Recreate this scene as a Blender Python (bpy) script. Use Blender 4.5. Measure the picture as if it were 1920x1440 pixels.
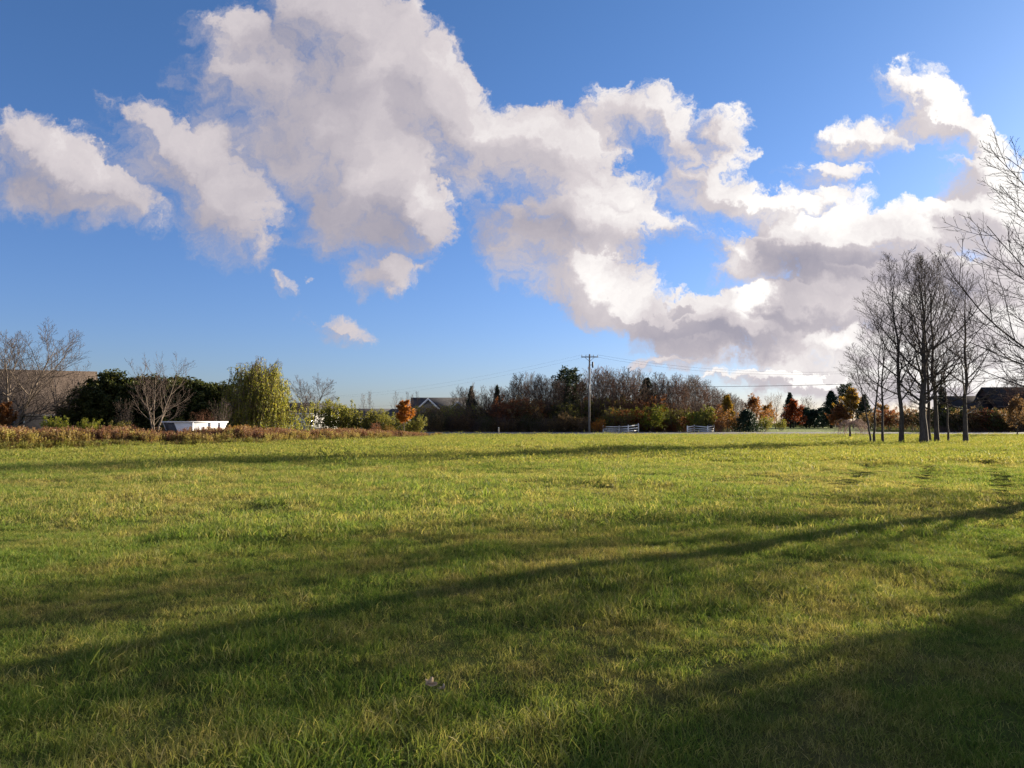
import bpy, math, random
import numpy as np
from mathutils import Vector

sc = bpy.context.scene
for o in list(bpy.data.objects):
    bpy.data.objects.remove(o)

# ------------------------------------------------------------------ camera
F = 1400.0                       # focal length in pixels of the 1920 px wide photograph
HOR = 793.0                      # row of the horizon
TH = math.atan((HOR - 720.0) / F)
CAMZ = 1.6
cd = bpy.data.cameras.new('camera')
cam = bpy.data.objects.new('camera', cd)
sc.collection.objects.link(cam)
cd.sensor_width = 36.0
cd.lens = 36.0 * F / 1920.0
cd.clip_start = 0.05
cd.clip_end = 6000
cam.location = (0, 0, CAMZ)
cam.rotation_euler = (math.radians(90) + TH, 0, 0)
sc.camera = cam

# ------------------------------------------------------------------ light
SUN_AZ = math.radians(55.0)      # from straight ahead towards the right
SUN_EL = math.radians(12.5)
S = Vector((math.sin(SUN_AZ) * math.cos(SUN_EL), math.cos(SUN_AZ) * math.cos(SUN_EL), math.sin(SUN_EL)))
sd = bpy.data.lights.new('sun', 'SUN')
sd.energy = 5.0
sd.angle = math.radians(0.6)
sd.color = (1.0, 0.87, 0.68)
so = bpy.data.objects.new('sun', sd)
sc.collection.objects.link(so)
so.rotation_euler = S.to_track_quat('Z', 'Y').to_euler()
so.location = (60, 40, 40)

sc.view_settings.view_transform = 'Standard'
sc.view_settings.look = 'None'
sc.view_settings.gamma = 1.0
sc.view_settings.use_curve_mapping = False
sc.view_settings.exposure = 1.62
sc.cycles.max_bounces = 6
sc.cycles.diffuse_bounces = 2
sc.cycles.glossy_bounces = 2
sc.cycles.transmission_bounces = 3
sc.cycles.transparent_max_bounces = 4
sc.cycles.use_denoising = True
sc.cycles.use_adaptive_sampling = True
sc.cycles.adaptive_threshold = 0.012


def ray(x, y):
    """pixel of the photograph -> slope pair (X per metre of depth, Z per metre of depth)"""
    a = (x - 960.0) / F
    b = (720.0 - y) / F
    k = math.cos(TH) - b * math.sin(TH)
    return a / k, (math.sin(TH) + b * math.cos(TH)) / k


# ------------------------------------------------------------------ node helper
class NT:
    def __init__(self, tree):
        self.t = tree
        self.n = tree.nodes
        self.l = tree.links

    def new(self, typ, **kw):
        nd = self.n.new(typ)
        for k, v in kw.items():
            setattr(nd, k, v)
        return nd

    def put(self, sock, v):
        if isinstance(v, bpy.types.NodeSocket):
            self.l.new(v, sock)
        elif v is not None:
            sock.default_value = v

    def math(self, op, a, b=None, c=None, clamp=False):
        nd = self.new('ShaderNodeMath', operation=op, use_clamp=clamp)
        for i, v in enumerate((a, b, c)):
            if v is not None:
                self.put(nd.inputs[i], v)
        return nd.outputs[0]

    def vmath(self, op, a, b=None, scale=None):
        nd = self.new('ShaderNodeVectorMath', operation=op)
        self.put(nd.inputs[0], a)
        if b is not None:
            self.put(nd.inputs[1], b)
        if scale is not None:
            self.put(nd.inputs['Scale'], scale)
        return nd

    def mix(self, f, a, b, blend='MIX'):
        nd = self.new('ShaderNodeMix', data_type='RGBA', blend_type=blend)
        self.put(nd.inputs['Factor'], f)
        self.put(nd.inputs['A'], a)
        self.put(nd.inputs['B'], b)
        return [o for o in nd.outputs if o.type == 'RGBA'][0] if False else nd.outputs[2]

    def mapr(self, v, a, b, c=0.0, d=1.0, smooth=True):
        nd = self.new('ShaderNodeMapRange', interpolation_type='SMOOTHSTEP' if smooth else 'LINEAR')
        self.put(nd.inputs['Value'], v)
        nd.inputs['From Min'].default_value = a
        nd.inputs['From Max'].default_value = b
        nd.inputs['To Min'].default_value = c
        nd.inputs['To Max'].default_value = d
        return nd.outputs['Result']

    def noise(self, vec, scale, detail=4, rough=0.5, color=False, dist=0.0, dim='3D'):
        nd = self.new('ShaderNodeTexNoise', noise_dimensions=dim)
        if vec is not None:
            self.put(nd.inputs['Vector'], vec)
        nd.inputs['Scale'].default_value = scale
        nd.inputs['Detail'].default_value = detail
        nd.inputs['Roughness'].default_value = rough
        nd.inputs['Distortion'].default_value = dist
        return nd.outputs['Color'] if color else nd.outputs['Fac']

    def ramp(self, fac, stops):
        nd = self.new('ShaderNodeValToRGB')
        el = nd.color_ramp.elements
        while len(el) < len(stops):
            el.new(0.5)
        for e, (p, c) in zip(el, stops):
            e.position = p
            e.color = (*c, 1.0)
        self.put(nd.inputs[0], fac)
        return nd.outputs[0]


def C4(c):
    return (c[0], c[1], c[2], 1.0)


# ------------------------------------------------------------------ sky: clear air plus broken cumulus
w = bpy.data.worlds.new('World')
sc.world = w
w.use_nodes = True
w.node_tree.nodes.clear()
w.cycles.sampling_method = 'MANUAL'
w.cycles.sample_map_resolution = 512

# cumulus heaps: x, y (pixel row/column of the heap's centre), half width, half height, tilt, amount
HEAPS = [
    (50, 270, 100, 62, 8, 1.0), (150, 340, 165, 82, 24, 1.0), (40, 345, 130, 76, 0, 0.8), (210, 385, 95, 50, 24, 0.5),
    (265, 255, 110, 62, 38, 0.9), (370, 330, 140, 90, 42, 1.0), (430, 415, 115, 85, 46, 0.95),
    (630, 185, 250, 175, 10, 1.5), (690, 95, 200, 110, 25, 0.7), (830, 180, 90, 85, 20, 0.85), (420, 65, 80, 42, 25, 0.6),
    (640, 325, 175, 140, 30, 1.05), (715, 430, 115, 95, 20, 1.0), (785, 405, 62, 66, 0, 0.8), (650, 40, 170, 60, 0, 0.8), (410, 170, 90, 70, 0, 0.35),
    (706, 535, 64, 38, 0, 0.85), (640, 630, 74, 30, 22, 0.85), (555, 545, 40, 22, 20, 0.3),
    (950, 280, 115, 75, 0, 0.95), (1050, 265, 125, 72, -12, 0.9), (1190, 205, 110, 50, 4, 0.75), (1275, 265, 40, 55, -30, 0.5), (880, 330, 60, 40, 0, 0.35),
    (1120, 375, 120, 80, 0, 1.1), (1060, 490, 145, 90, 10, 1.1), (985, 400, 115, 72, 0, 0.65), (1130, 555, 120, 60, 12, 0.9), (1230, 440, 110, 36, 0, 0.35), (1200, 600, 60, 30, 10, 0.5),
    (1358, 262, 58, 56, 0, 0.65), (1340, 355, 80, 60, 10, 1.0), (1450, 395, 80, 42, 8, 1.0), (1560, 385, 80, 55, 0, 1.0),
    (1560, 320, 95, 24, 4, 0.65), (1575, 255, 62, 34, 0, 0.6), (1720, 185, 90, 55, 14, 0.9), (1650, 255, 100, 42, -22, 0.7), (1800, 235, 100, 40, 24, 0.85),
    (1840, 320, 90, 45, 0, 0.9), (1700, 435, 220, 48, -10, 1.1), (1900, 400, 130, 90, 0, 1.2), (1620, 455, 170, 40, 0, 0.9),
    (1470, 480, 150, 58, 0, 0.95), (1370, 505, 58, 44, 0, 0.85), (1620, 535, 210, 70, 0, 1.1), (1850, 540, 200, 90, 0, 1.2),
    (1410, 600, 150, 50, 2, 1.0), (1560, 610, 180, 60, 0, 1.1), (1290, 572, 46, 20, 0, 0.65), (1310, 620, 120, 36, 8, 0.85),
    (1290, 655, 120, 24, 6, 0.7), (1500, 668, 200, 40, 4, 0.95), (1255, 684, 90, 16, 0, 0.7), (1750, 660, 230, 80, 0, 1.2), (1420, 710, 150, 20, 0, 0.75), (1650, 725, 260, 36, 0, 1.0), (1850, 760, 240, 40, 0, 1.0),
]
# thick flat undersides where the heaps are greyest
BASES = [
    (90, 375, 170, 60, 22, 0.5), (420, 430, 100, 70, 42, 0.5), (300, 330, 60, 60, 42, 0.25), (560, 200, 210, 150, 8, 0.32), (680, 440, 150, 100, 30, 0.5),
    (600, 60, 200, 60, 0, 0.2), (960, 430, 120, 60, 0, 0.6), (1010, 520, 70, 60, 0, 0.2), (1050, 430, 90, 26, 0, 0.4), (1250, 480, 80, 30, 0, 0.4),
    (1440, 465, 150, 40, 0, 0.35), (1640, 530, 230, 46, 2, 0.62), (1350, 630, 150, 40, -4, 0.70), (1510, 590, 130, 40, 0, 0.5), (1850, 520, 190, 40, 0, 0.6),
    (1250, 605, 80, 34, 0, 0.4), (1700, 610, 150, 36, 0, 0.35), (1540, 500, 130, 34, 0, 0.35),
    (1372, 500, 46, 36, 0, -0.6), (1412, 585, 38, 46, 0, -0.6), (1060, 500, 110, 60, 20, -0.3), (1170, 380, 50, 60, 0, -0.3), (790, 395, 40, 44, 0, -0.5),
    (1500, 390, 110, 40, 0, -0.3), (1280, 645, 60, 20, 0, -0.25), (1440, 680, 170, 24, 0, -0.35), (1650, 680, 150, 40, 0, -0.3),
]


def blob_sum(nt, vec, blobs, grow, towards=None):
    """sum of smooth tilted ellipses, three at a time in the lanes of a vector"""
    sp = nt.new('ShaderNodeSeparateXYZ')
    nt.put(sp.inputs[0], vec)

    def vm(op, a, b=None, c=None):
        nd = nt.new('ShaderNodeVectorMath', operation=op)
        for i, v in enumerate((a, b, c)):
            if v is not None:
                nt.put(nd.inputs[i], v)
        return nd.outputs['Value' if op == 'DOT_PRODUCT' else 'Vector']

    uu, vv = nt.new('ShaderNodeCombineXYZ'), nt.new('ShaderNodeCombineXYZ')
    for i in range(3):
        nt.l.new(sp.outputs[0], uu.inputs[i])
        nt.l.new(sp.outputs[1], vv.inputs[i])
    uu, vv = uu.outputs[0], vv.outputs[0]
    acc = slope = None
    bl = list(blobs)
    while len(bl) % 3:
        bl.append((0, -9000, 10, 10, 0, 0.0))
    for k in range(0, len(bl), 3):
        rows = []
        for (cx, cy, rx, ry, rot, amp) in bl[k:k + 3]:
            u, v = ray(cx, cy)
            c, s_ = math.cos(-math.radians(rot)), math.sin(-math.radians(rot))
            ax, bx = c / (rx * grow / F), s_ / (rx * grow / F)
            ay, by = -s_ / (ry * grow / F), c / (ry * grow / F)
            rows.append((ax, bx, -ax * u - bx * v, ay, by, -ay * u - by * v, amp))
        R = list(zip(*rows))
        qx = vm('MULTIPLY_ADD', uu, R[0], vm('MULTIPLY_ADD', vv, R[1], R[2]))
        qy = vm('MULTIPLY_ADD', uu, R[3], vm('MULTIPLY_ADD', vv, R[4], R[5]))
        r2 = vm('MULTIPLY_ADD', qx, qx, vm('MULTIPLY', qy, qy))
        f = vm('MAXIMUM', vm('SUBTRACT', (1, 1, 1), r2), (0, 0, 0))
        g = vm('DOT_PRODUCT', vm('MULTIPLY', f, f), R[6])
        acc = g if acc is None else nt.math('ADD', acc, g)
        if towards:
            # how fast the heap thins out towards the sun
            du, dv = towards
            cx_ = tuple(R[0][i] * du + R[1][i] * dv for i in range(3))
            cy_ = tuple(R[3][i] * du + R[4][i] * dv for i in range(3))
            t_ = vm('MULTIPLY_ADD', qy, cy_, vm('MULTIPLY', qx, cx_))
            g = vm('DOT_PRODUCT', vm('MULTIPLY', t_, f), tuple(4 * a_ for a_ in R[6]))
            slope = g if slope is None else nt.math('ADD', slope, g)
    return (acc, slope) if towards else acc


def cloud_group(name, detail, towards):
    g = bpy.data.node_groups.new(name, 'ShaderNodeTree')
    g.interface.new_socket('Vector', in_out='INPUT', socket_type='NodeSocketVector')
    g.interface.new_socket('Body', in_out='OUTPUT', socket_type='NodeSocketFloat')
    g.interface.new_socket('Ripple', in_out='OUTPUT', socket_type='NodeSocketFloat')
    g.interface.new_socket('Slope', in_out='OUTPUT', socket_type='NodeSocketFloat')
    g.interface.new_socket('Warped', in_out='OUTPUT', socket_type='NodeSocketVector')
    nt = NT(g)
    gi = nt.new('NodeGroupInput')
    go = nt.new('NodeGroupOutput')
    p = gi.outputs[0]
    wn = nt.noise(p, 5.5, 2 if detail < 4 else 3, 0.6, color=True, dim='2D')
    wv = nt.vmath('SUBTRACT', wn, (0.5, 0.5, 0.5)).outputs[0]
    wv = nt.vmath('MULTIPLY', wv, (0.085, 0.07, 0.0)).outputs[0]
    p2 = nt.vmath('ADD', p, wv).outputs[0]
    if detail >= 4:
        fine = nt.vmath('SUBTRACT', nt.noise(p, 24.0, 4, 0.65, color=True, dim='2D'), (0.5, 0.5, 0.5)).outputs[0]
        p2 = nt.vmath('ADD', p2, nt.vmath('MULTIPLY', fine, (0.055, 0.045, 0.0)).outputs[0]).outputs[0]
    b, sl = blob_sum(nt, p2, HEAPS, 1.42, towards)
    b = nt.math('MINIMUM', b, 1.15)
    n = nt.noise(p2, 11.0, detail, 0.68, dim='2D')
    n = nt.math('SUBTRACT', n, 0.5)
    if detail >= 4:
        # billows: folded noise gives the cauliflower outline
        n2 = nt.noise(p2, 21.0, 3, 0.6, dim='2D')
        n2 = nt.math('ABSOLUTE', nt.math('SUBTRACT', n2, 0.5))
        n = nt.math('MULTIPLY_ADD', n2, -0.5, nt.math('ADD', n, 0.05))
    nt.put(go.inputs[0], b)
    nt.put(go.inputs[1], n)
    nt.put(go.inputs[2], sl)
    nt.put(go.inputs[3], p2)
    return g


def build_world():
    nt = NT(w.node_tree)
    out = nt.new('ShaderNodeOutputWorld')
    bg = nt.new('ShaderNodeBackground')
    bg.inputs['Strength'].default_value = 0.062
    sky = nt.new('ShaderNodeTexSky', sky_type='NISHITA')
    sky.sun_disc = False
    sky.sun_elevation = SUN_EL
    sky.sun_rotation = SUN_AZ
    sky.altitude = 0
    sky.air_density = 1.0
    sky.dust_density = 0.6
    sky.ozone_density = 2.0
    tc = nt.new('ShaderNodeTexCoord')
    d = tc.outputs['Generated']
    sx = nt.new('ShaderNodeSeparateXYZ')
    nt.put(sx.inputs[0], d)
    # crisp autumn air: bluer than the model's low sun at every height
    air = nt.ramp(sx.outputs[2], [(0.0, (0.52, 0.60, 0.96)), (0.12, (0.47, 0.59, 0.97)), (0.32, (0.44, 0.61, 0.94)), (0.55, (0.44, 0.64, 0.94))])
    skyc = nt.mix(1.0, sky.outputs[0], air, 'MULTIPLY')
    yy = nt.math('MAXIMUM', sx.outputs[1], 0.08)
    cx = nt.new('ShaderNodeCombineXYZ')
    u = nt.math('DIVIDE', sx.outputs[0], yy)
    v = nt.math('DIVIDE', sx.outputs[2], yy)
    nt.put(cx.inputs[0], u)
    nt.put(cx.inputs[1], v)
    p = cx.outputs[0]
    a = nt.new('ShaderNodeGroup', node_tree=cloud_group('cumulus_field', 8, (0.055, 0.042)))
    nt.put(a.inputs[0], p)
    B, n, grad = a.outputs[0], a.outputs[1], a.outputs[2]
    grad = nt.math('MINIMUM', nt.math('MAXIMUM', grad, -0.34), 0.45)
    n2 = nt.noise(nt.vmath('ADD', a.outputs[3], (0.055, 0.042, 0)).outputs[0], 11.0, 1, 0.64, dim='2D')
    n2 = nt.math('SUBTRACT', n2, 0.5)
    gate = nt.mapr(B, 0.0, 0.20)
    D = nt.math('MULTIPLY_ADD', nt.math('MULTIPLY', nt.math('ADD', n, 0.03), gate), 2.15, B)
    # the rest of the sky: the same broken cumulus, scattered
    gen = nt.noise(d, 2.6, 3, 0.55)
    gen = nt.mapr(gen, 0.44, 0.62)
    outu = nt.mapr(nt.math('ABSOLUTE', u), 0.78, 1.1)
    outv = nt.mapr(v, 0.66, 0.9)
    outm = nt.math('MAXIMUM', outu, outv)
    gen = nt.math('MULTIPLY', gen, outm)
    # light comes from the upper right: more cloud that way means a darker place
    rip = nt.math('SUBTRACT', n, n2)
    # crisp towards the sun, ragged and thin on the far side
    wid = nt.math('MULTIPLY_ADD', grad, -0.80, 0.74)
    wid = nt.math('MINIMUM', nt.math('MAXIMUM', wid, 0.50), 1.2)
    wid = nt.math('MULTIPLY', wid, nt.mapr(sx.outputs[0], -0.45, 0.15, 1.40, 1.0))
    alpha = nt.math('DIVIDE', nt.math('SUBTRACT', D, 0.13), wid)
    alpha = nt.mapr(alpha, 0.0, 1.0)
    alpha = nt.math('MAXIMUM', alpha, nt.math('MULTIPLY', gen, 0.8))
    up = nt.mapr(sx.outputs[2], -0.02, 0.01)
    alpha = nt.math('MULTIPLY', alpha, up)
    lit = nt.math('MULTIPLY_ADD', grad, nt.mapr(sx.outputs[0], -0.4, 0.2, 0.20, 0.29), 0.62)
    lit = nt.math('MULTIPLY_ADD', rip, 0.30, lit)
    base = blob_sum(nt, a.outputs[3], BASES, 1.5)
    bn = nt.noise(p, 7.0, 4, 0.55, dim='2D')
    base = nt.math('MULTIPLY', base, nt.math('MULTIPLY_ADD', bn, 1.9, 0.0))
    lit = nt.math('MULTIPLY_ADD', base, -0.40, lit)
    near = nt.mapr(sx.outputs[0], -0.2, 0.60, -0.04, 0.24, smooth=False)
    lit = nt.math('ADD', lit, near, clamp=True)
    col = nt.ramp(lit, [(0.0, (1.25, 1.27, 1.70)), (0.25, (1.9, 1.82, 2.2)), (0.5, (2.65, 2.45, 2.70)), (0.75, (3.7, 3.4, 3.5)), (1.0, (5.9, 5.7, 5.5))])
    nt.put(bg.inputs['Color'], nt.mix(alpha, skyc, col))
    nt.put(out.inputs[0], bg.outputs[0])


build_world()

# ------------------------------------------------------------------ materials
MATS = {}


def newmat(name):
    m = bpy.data.materials.new(name)
    m.use_nodes = True
    m.node_tree.nodes.clear()
    nt = NT(m.node_tree)
    out = nt.new('ShaderNodeOutputMaterial')
    MATS[name] = m
    return m, nt, out


def principled(nt, col, rough=0.7, spec=0.3, metal=0.0, normal=None):
    b = nt.new('ShaderNodeBsdfPrincipled')
    nt.put(b.inputs['Base Color'], col)
    nt.put(b.inputs['Roughness'], rough)
    b.inputs['Metallic'].default_value = metal
    b.inputs['Specular IOR Level'].default_value = spec
    if normal is not None:
        nt.put(b.inputs['Normal'], normal)
    return b.outputs[0]


def bumpn(nt, h, strength, dist):
    b = nt.new('ShaderNodeBump')
    b.inputs['Strength'].default_value = strength
    b.inputs['Distance'].default_value = dist
    nt.put(b.inputs['Height'], h)
    return b.outputs[0]


def foliage(name, cols, transl=0.4, vary=0.12, rough=0.55):
    m, nt, out = newmat(name)
    at = nt.new('ShaderNodeAttribute', attribute_name='rnd')
    stops = [(i / max(1, len(cols) - 1), c) for i, c in enumerate(cols)]
    c = nt.ramp(at.outputs['Fac'], stops)
    oi = nt.new('ShaderNodeObjectInfo')
    hs = nt.new('ShaderNodeHueSaturation')
    nt.put(hs.inputs['Color'], c)
    nt.put(hs.inputs['Value'], nt.mapr(oi.outputs['Random'], 0, 1, 1 - vary * 1.5, 1 + vary * 1.5, smooth=False))
    nt.put(hs.inputs['Hue'], nt.mapr(oi.outputs['Random'], 0, 1, 0.5 - vary * 0.12, 0.5 + vary * 0.12, smooth=False))
    c = hs.outputs[0]
    p = principled(nt, c, rough, 0.25)
    tr = nt.new('ShaderNodeBsdfTranslucent')
    nt.put(tr.inputs['Color'], nt.mix(1.0, c, (1.25, 1.15, 0.7, 1), 'MULTIPLY'))
    mx = nt.new('ShaderNodeMixShader')
    mx.inputs[0].default_value = transl
    nt.l.new(p, mx.inputs[1])
    nt.l.new(tr.outputs[0], mx.inputs[2])
    nt.l.new(mx.outputs[0], out.inputs[0])
    return m


def bark(name, c1, c2, scale=9.0):
    m, nt, out = newmat(name)
    tc = nt.new('ShaderNodeTexCoord')
    v = nt.vmath('MULTIPLY', tc.outputs['Object'], (1, 1, 0.22)).outputs[0]
    n = nt.noise(v, scale, 5, 0.65)
    c = nt.ramp(nt.mapr(n, 0.3, 0.7), [(0, c1), (1, c2)])
    nt.l.new(principled(nt, c, 0.9, 0.1, normal=bumpn(nt, n, 0.7, 0.03)), out.inputs[0])
    return m


def grass_mat(name, greens, dry, transl):
    """blades: colour varies per blade and by patches of lusher and drier turf"""
    m, nt, out = newmat(name)
    at = nt.new('ShaderNodeAttribute', attribute_name='rnd')
    ge = nt.new('ShaderNodeNewGeometry')
    p = ge.outputs['Position']
    p = nt.vmath('MULTIPLY', p, (1, 1, 0)).outputs[0]
    big = nt.noise(p, 0.16, 4, 0.6)
    mid = nt.noise(p, 0.95, 5, 0.65)
    sml = nt.noise(p, 4.0, 3, 0.6)
    g = nt.ramp(at.outputs['Fac'], [(0, greens[0]), (0.5, greens[1]), (1, greens[2])])
    dd = nt.ramp(at.outputs['Fac'], [(0, dry[0]), (0.5, dry[1]), (1, dry[2])])
    s = nt.math('MULTIPLY_ADD', mid, 0.75, nt.math('MULTIPLY_ADD', big, 0.6, nt.math('MULTIPLY', sml, 0.45)))
    f = nt.mapr(s, 0.78, 1.12, 0.0, 0.85)
    f2 = nt.math('MULTIPLY_ADD', nt.math('GREATER_THAN', at.outputs['Fac'], 0.80), 0.35, f, clamp=True)
    c = nt.mix(f2, g, dd)
    pr = principled(nt, c, 0.62, 0.14)
    tr = nt.new('ShaderNodeBsdfTranslucent')
    nt.put(tr.inputs['Color'], nt.mix(1.0, c, (1.25, 1.2, 0.75, 1), 'MULTIPLY'))
    mx = nt.new('ShaderNodeMixShader')
    mx.inputs[0].default_value = transl
    nt.l.new(pr, mx.inputs[1])
    nt.l.new(tr.outputs[0], mx.inputs[2])
    nt.l.new(mx.outputs[0], out.inputs[0])
    return m


def ground_mat():
    m, nt, out = newmat('turf_soil')
    ge = nt.new('ShaderNodeNewGeometry')
    p = ge.outputs['Position']
    big = nt.noise(p, 0.16, 4, 0.6)
    mid = nt.noise(p, 0.95, 5, 0.65)
    sml = nt.noise(p, 26.0, 4, 0.7)
    s = nt.math('MULTIPLY_ADD', mid, 0.75, nt.math('MULTIPLY', big, 0.8))
    c = nt.ramp(nt.mapr(s, 0.55, 1.0), [(0, (0.06, 0.085, 0.022)), (0.5, (0.09, 0.105, 0.03)), (1, (0.14, 0.12, 0.05))])
    c = nt.mix(nt.mapr(sml, 0.35, 0.75, 0, 0.6), c, (0.05, 0.042, 0.02, 1))
    ta = nt.new('ShaderNodeAttribute', attribute_name='track')
    c = nt.mix(nt.math('MULTIPLY', ta.outputs['Fac'], 0.85), c, (0.03, 0.035, 0.014, 1))
    nt.l.new(principled(nt, c, 1.0, 0.0, normal=bumpn(nt, sml, 0.8, 0.05)), out.inputs[0])
    return m


def plain(name, c1, c2, scale, rough=0.8, spec=0.2, bump=0.3, bdist=0.01, stretch=(1, 1, 1), metal=0.0):
    m, nt, out = newmat(name)
    tc = nt.new('ShaderNodeTexCoord')
    v = nt.vmath('MULTIPLY', tc.outputs['Object'], stretch).outputs[0]
    n = nt.noise(v, scale, 5, 0.6)
    c = nt.ramp(nt.mapr(n, 0.3, 0.7), [(0, c1), (1, c2)])
    nt.l.new(principled(nt, c, rough, spec, metal, bumpn(nt, n, bump, bdist)), out.inputs[0])
    return m


bark('bark_grey', (0.055, 0.048, 0.042), (0.13, 0.115, 0.10))
bark('bark_dark', (0.030, 0.026, 0.023), (0.075, 0.065, 0.055))
bark('bark_tan', (0.13, 0.10, 0.075), (0.26, 0.21, 0.165))
bark('twig_tan', (0.15, 0.105, 0.075), (0.25, 0.18, 0.13), 3)
bark('twig_brown', (0.085, 0.062, 0.052), (0.15, 0.11, 0.092), 3)
bark('bark_grove', (0.05, 0.042, 0.036), (0.12, 0.10, 0.085))
bark('twig_grove', (0.06, 0.047, 0.04), (0.11, 0.088, 0.075), 3)
bark('bark_brown', (0.075, 0.052, 0.038), (0.14, 0.10, 0.075))
bark('twig_wood', (0.095, 0.066, 0.050), (0.17, 0.125, 0.095), 3)
bark('twig_dark', (0.032, 0.027, 0.025), (0.07, 0.058, 0.052), 3)
bark('twig_russet', (0.12, 0.055, 0.035), (0.20, 0.10, 0.06), 3)
bark('twig_pink', (0.25, 0.17, 0.14), (0.36, 0.26, 0.21), 3)
foliage('leaf_evergreen', [(0.024, 0.038, 0.013), (0.050, 0.064, 0.018), (0.10, 0.10, 0.026)], 0.35)
foliage('leaf_spruce', [(0.012, 0.028, 0.018), (0.022, 0.045, 0.026), (0.035, 0.058, 0.030)], 0.15)
foliage('leaf_pine', [(0.018, 0.034, 0.014), (0.03, 0.05, 0.02), (0.05, 0.065, 0.026)], 0.2)
foliage('leaf_willow', [(0.13, 0.15, 0.028), (0.23, 0.235, 0.04), (0.36, 0.31, 0.055)], 0.5)
foliage('leaf_olive', [(0.098, 0.111, 0.029), (0.169, 0.176, 0.039), (0.26, 0.227, 0.058)], 0.55)
foliage('leaf_lime', [(0.117, 0.156, 0.026), (0.208, 0.247, 0.039), (0.312, 0.286, 0.046)], 0.55)
foliage('leaf_yellow', [(0.20, 0.15, 0.02), (0.32, 0.23, 0.03), (0.40, 0.27, 0.05)], 0.45)
foliage('leaf_orange', [(0.26, 0.08, 0.015), (0.40, 0.14, 0.028), (0.46, 0.21, 0.05)], 0.5)
foliage('leaf_red', [(0.13, 0.022, 0.012), (0.24, 0.035, 0.015), (0.30, 0.07, 0.02)], 0.45)
foliage('leaf_russet', [(0.111, 0.047, 0.026), (0.195, 0.078, 0.036), (0.299, 0.124, 0.049)], 0.55)
foliage('leaf_brown', [(0.111, 0.075, 0.047), (0.182, 0.124, 0.072), (0.26, 0.176, 0.091)], 0.55)
foliage('leaf_gold', [(0.15, 0.08, 0.02), (0.25, 0.14, 0.026), (0.33, 0.20, 0.04)], 0.55)
foliage('leaf_tawny', [(0.16, 0.07, 0.02), (0.27, 0.12, 0.035), (0.34, 0.18, 0.06)], 0.5)
foliage('weed_red', [(0.12, 0.055, 0.03), (0.22, 0.11, 0.06), (0.36, 0.22, 0.13)], 0.4, 0.3)
foliage('weed_straw', [(0.17, 0.12, 0.04), (0.30, 0.22, 0.08), (0.42, 0.32, 0.14)], 0.45, 0.3)
foliage('weed_green', [(0.12, 0.12, 0.025), (0.20, 0.18, 0.04), (0.30, 0.24, 0.06)], 0.45, 0.3)
grass_mat('grass_blades', [(0.071, 0.128, 0.024), (0.128, 0.195, 0.037), (0.201, 0.25, 0.054)],
          [(0.183, 0.152, 0.049), (0.317, 0.262, 0.091), (0.488, 0.403, 0.183)], 0.5)
grass_mat('grass_far', [(0.108, 0.157, 0.03), (0.162, 0.205, 0.041), (0.216, 0.238, 0.056)],
          [(0.194, 0.173, 0.049), (0.27, 0.238, 0.076), (0.356, 0.302, 0.108)], 0.5)
ground_mat()
plain('asphalt', (0.11, 0.108, 0.105), (0.17, 0.167, 0.16), 6, 0.85, 0.2, 0.4, 0.01)
plain('gravel', (0.17, 0.15, 0.12), (0.30, 0.27, 0.23), 14, 0.95, 0.1, 0.6, 0.03)
plain('road_white', (0.55, 0.55, 0.53), (0.78, 0.78, 0.76), 3, 0.7, 0.3, 0.1)
plain('road_yellow', (0.45, 0.30, 0.04), (0.6, 0.42, 0.06), 3, 0.7, 0.3, 0.1)
plain('roof_brown', (0.045, 0.035, 0.029), (0.105, 0.08, 0.065), 7, 0.95, 0.1, 0.5, 0.02, (1, 1, 3))
plain('roof_grey', (0.045, 0.045, 0.048), (0.085, 0.083, 0.085), 5, 0.95, 0.1, 0.5, 0.02)
plain('roof_dark', (0.022, 0.021, 0.022), (0.04, 0.038, 0.04), 5, 0.95, 0.1, 0.5, 0.02)
plain('siding_grey', (0.15, 0.15, 0.165), (0.20, 0.20, 0.215), 3, 0.8, 0.2, 0.2, 0.01)
plain('siding_dark', (0.018, 0.018, 0.024), (0.034, 0.034, 0.042), 3, 0.8, 0.2, 0.2, 0.01)
plain('siding_white', (0.66, 0.64, 0.60), (0.78, 0.76, 0.73), 3, 0.7, 0.3, 0.1)
plain('brick_dark', (0.05, 0.032, 0.028), (0.09, 0.058, 0.05), 8, 0.9, 0.1, 0.4)
plain('trim_white', (0.68, 0.68, 0.67), (0.80, 0.80, 0.79), 4, 0.6, 0.3, 0.1)
plain('fence_white', (0.74, 0.71, 0.66), (0.88, 0.86, 0.81), 5, 0.6, 0.3, 0.2)
plain('skip_white', (0.70, 0.70, 0.69), (0.84, 0.84, 0.83), 2.5, 0.55, 0.3, 0.1)
plain('steel_dark', (0.04, 0.04, 0.045), (0.09, 0.085, 0.085), 5, 0.6, 0.4, 0.2, 0.01, (1, 1, 1), 0.4)
plain('pole_wood', (0.17, 0.15, 0.13), (0.33, 0.30, 0.27), 4, 0.9, 0.1, 0.4, 0.01, (1, 1, 0.1))
plain('ceramic', (0.30, 0.29, 0.28), (0.42, 0.41, 0.40), 4, 0.3, 0.5, 0.1)
plain('post_wood', (0.42, 0.35, 0.26), (0.58, 0.50, 0.40), 7, 0.85, 0.1, 0.3)
plain('leaf_dead', (0.30, 0.22, 0.13), (0.46, 0.36, 0.24), 18, 0.8, 0.1, 0.4)
plain('soil', (0.035, 0.027, 0.02), (0.075, 0.058, 0.04), 22, 0.95, 0.05, 0.9, 0.03)
m, nt, out = newmat('window_glass')
nt.l.new(principled(nt, (0.02, 0.025, 0.03, 1), 0.06, 0.6), out.inputs[0])
m, nt, out = newmat('mown_turf')
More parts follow.
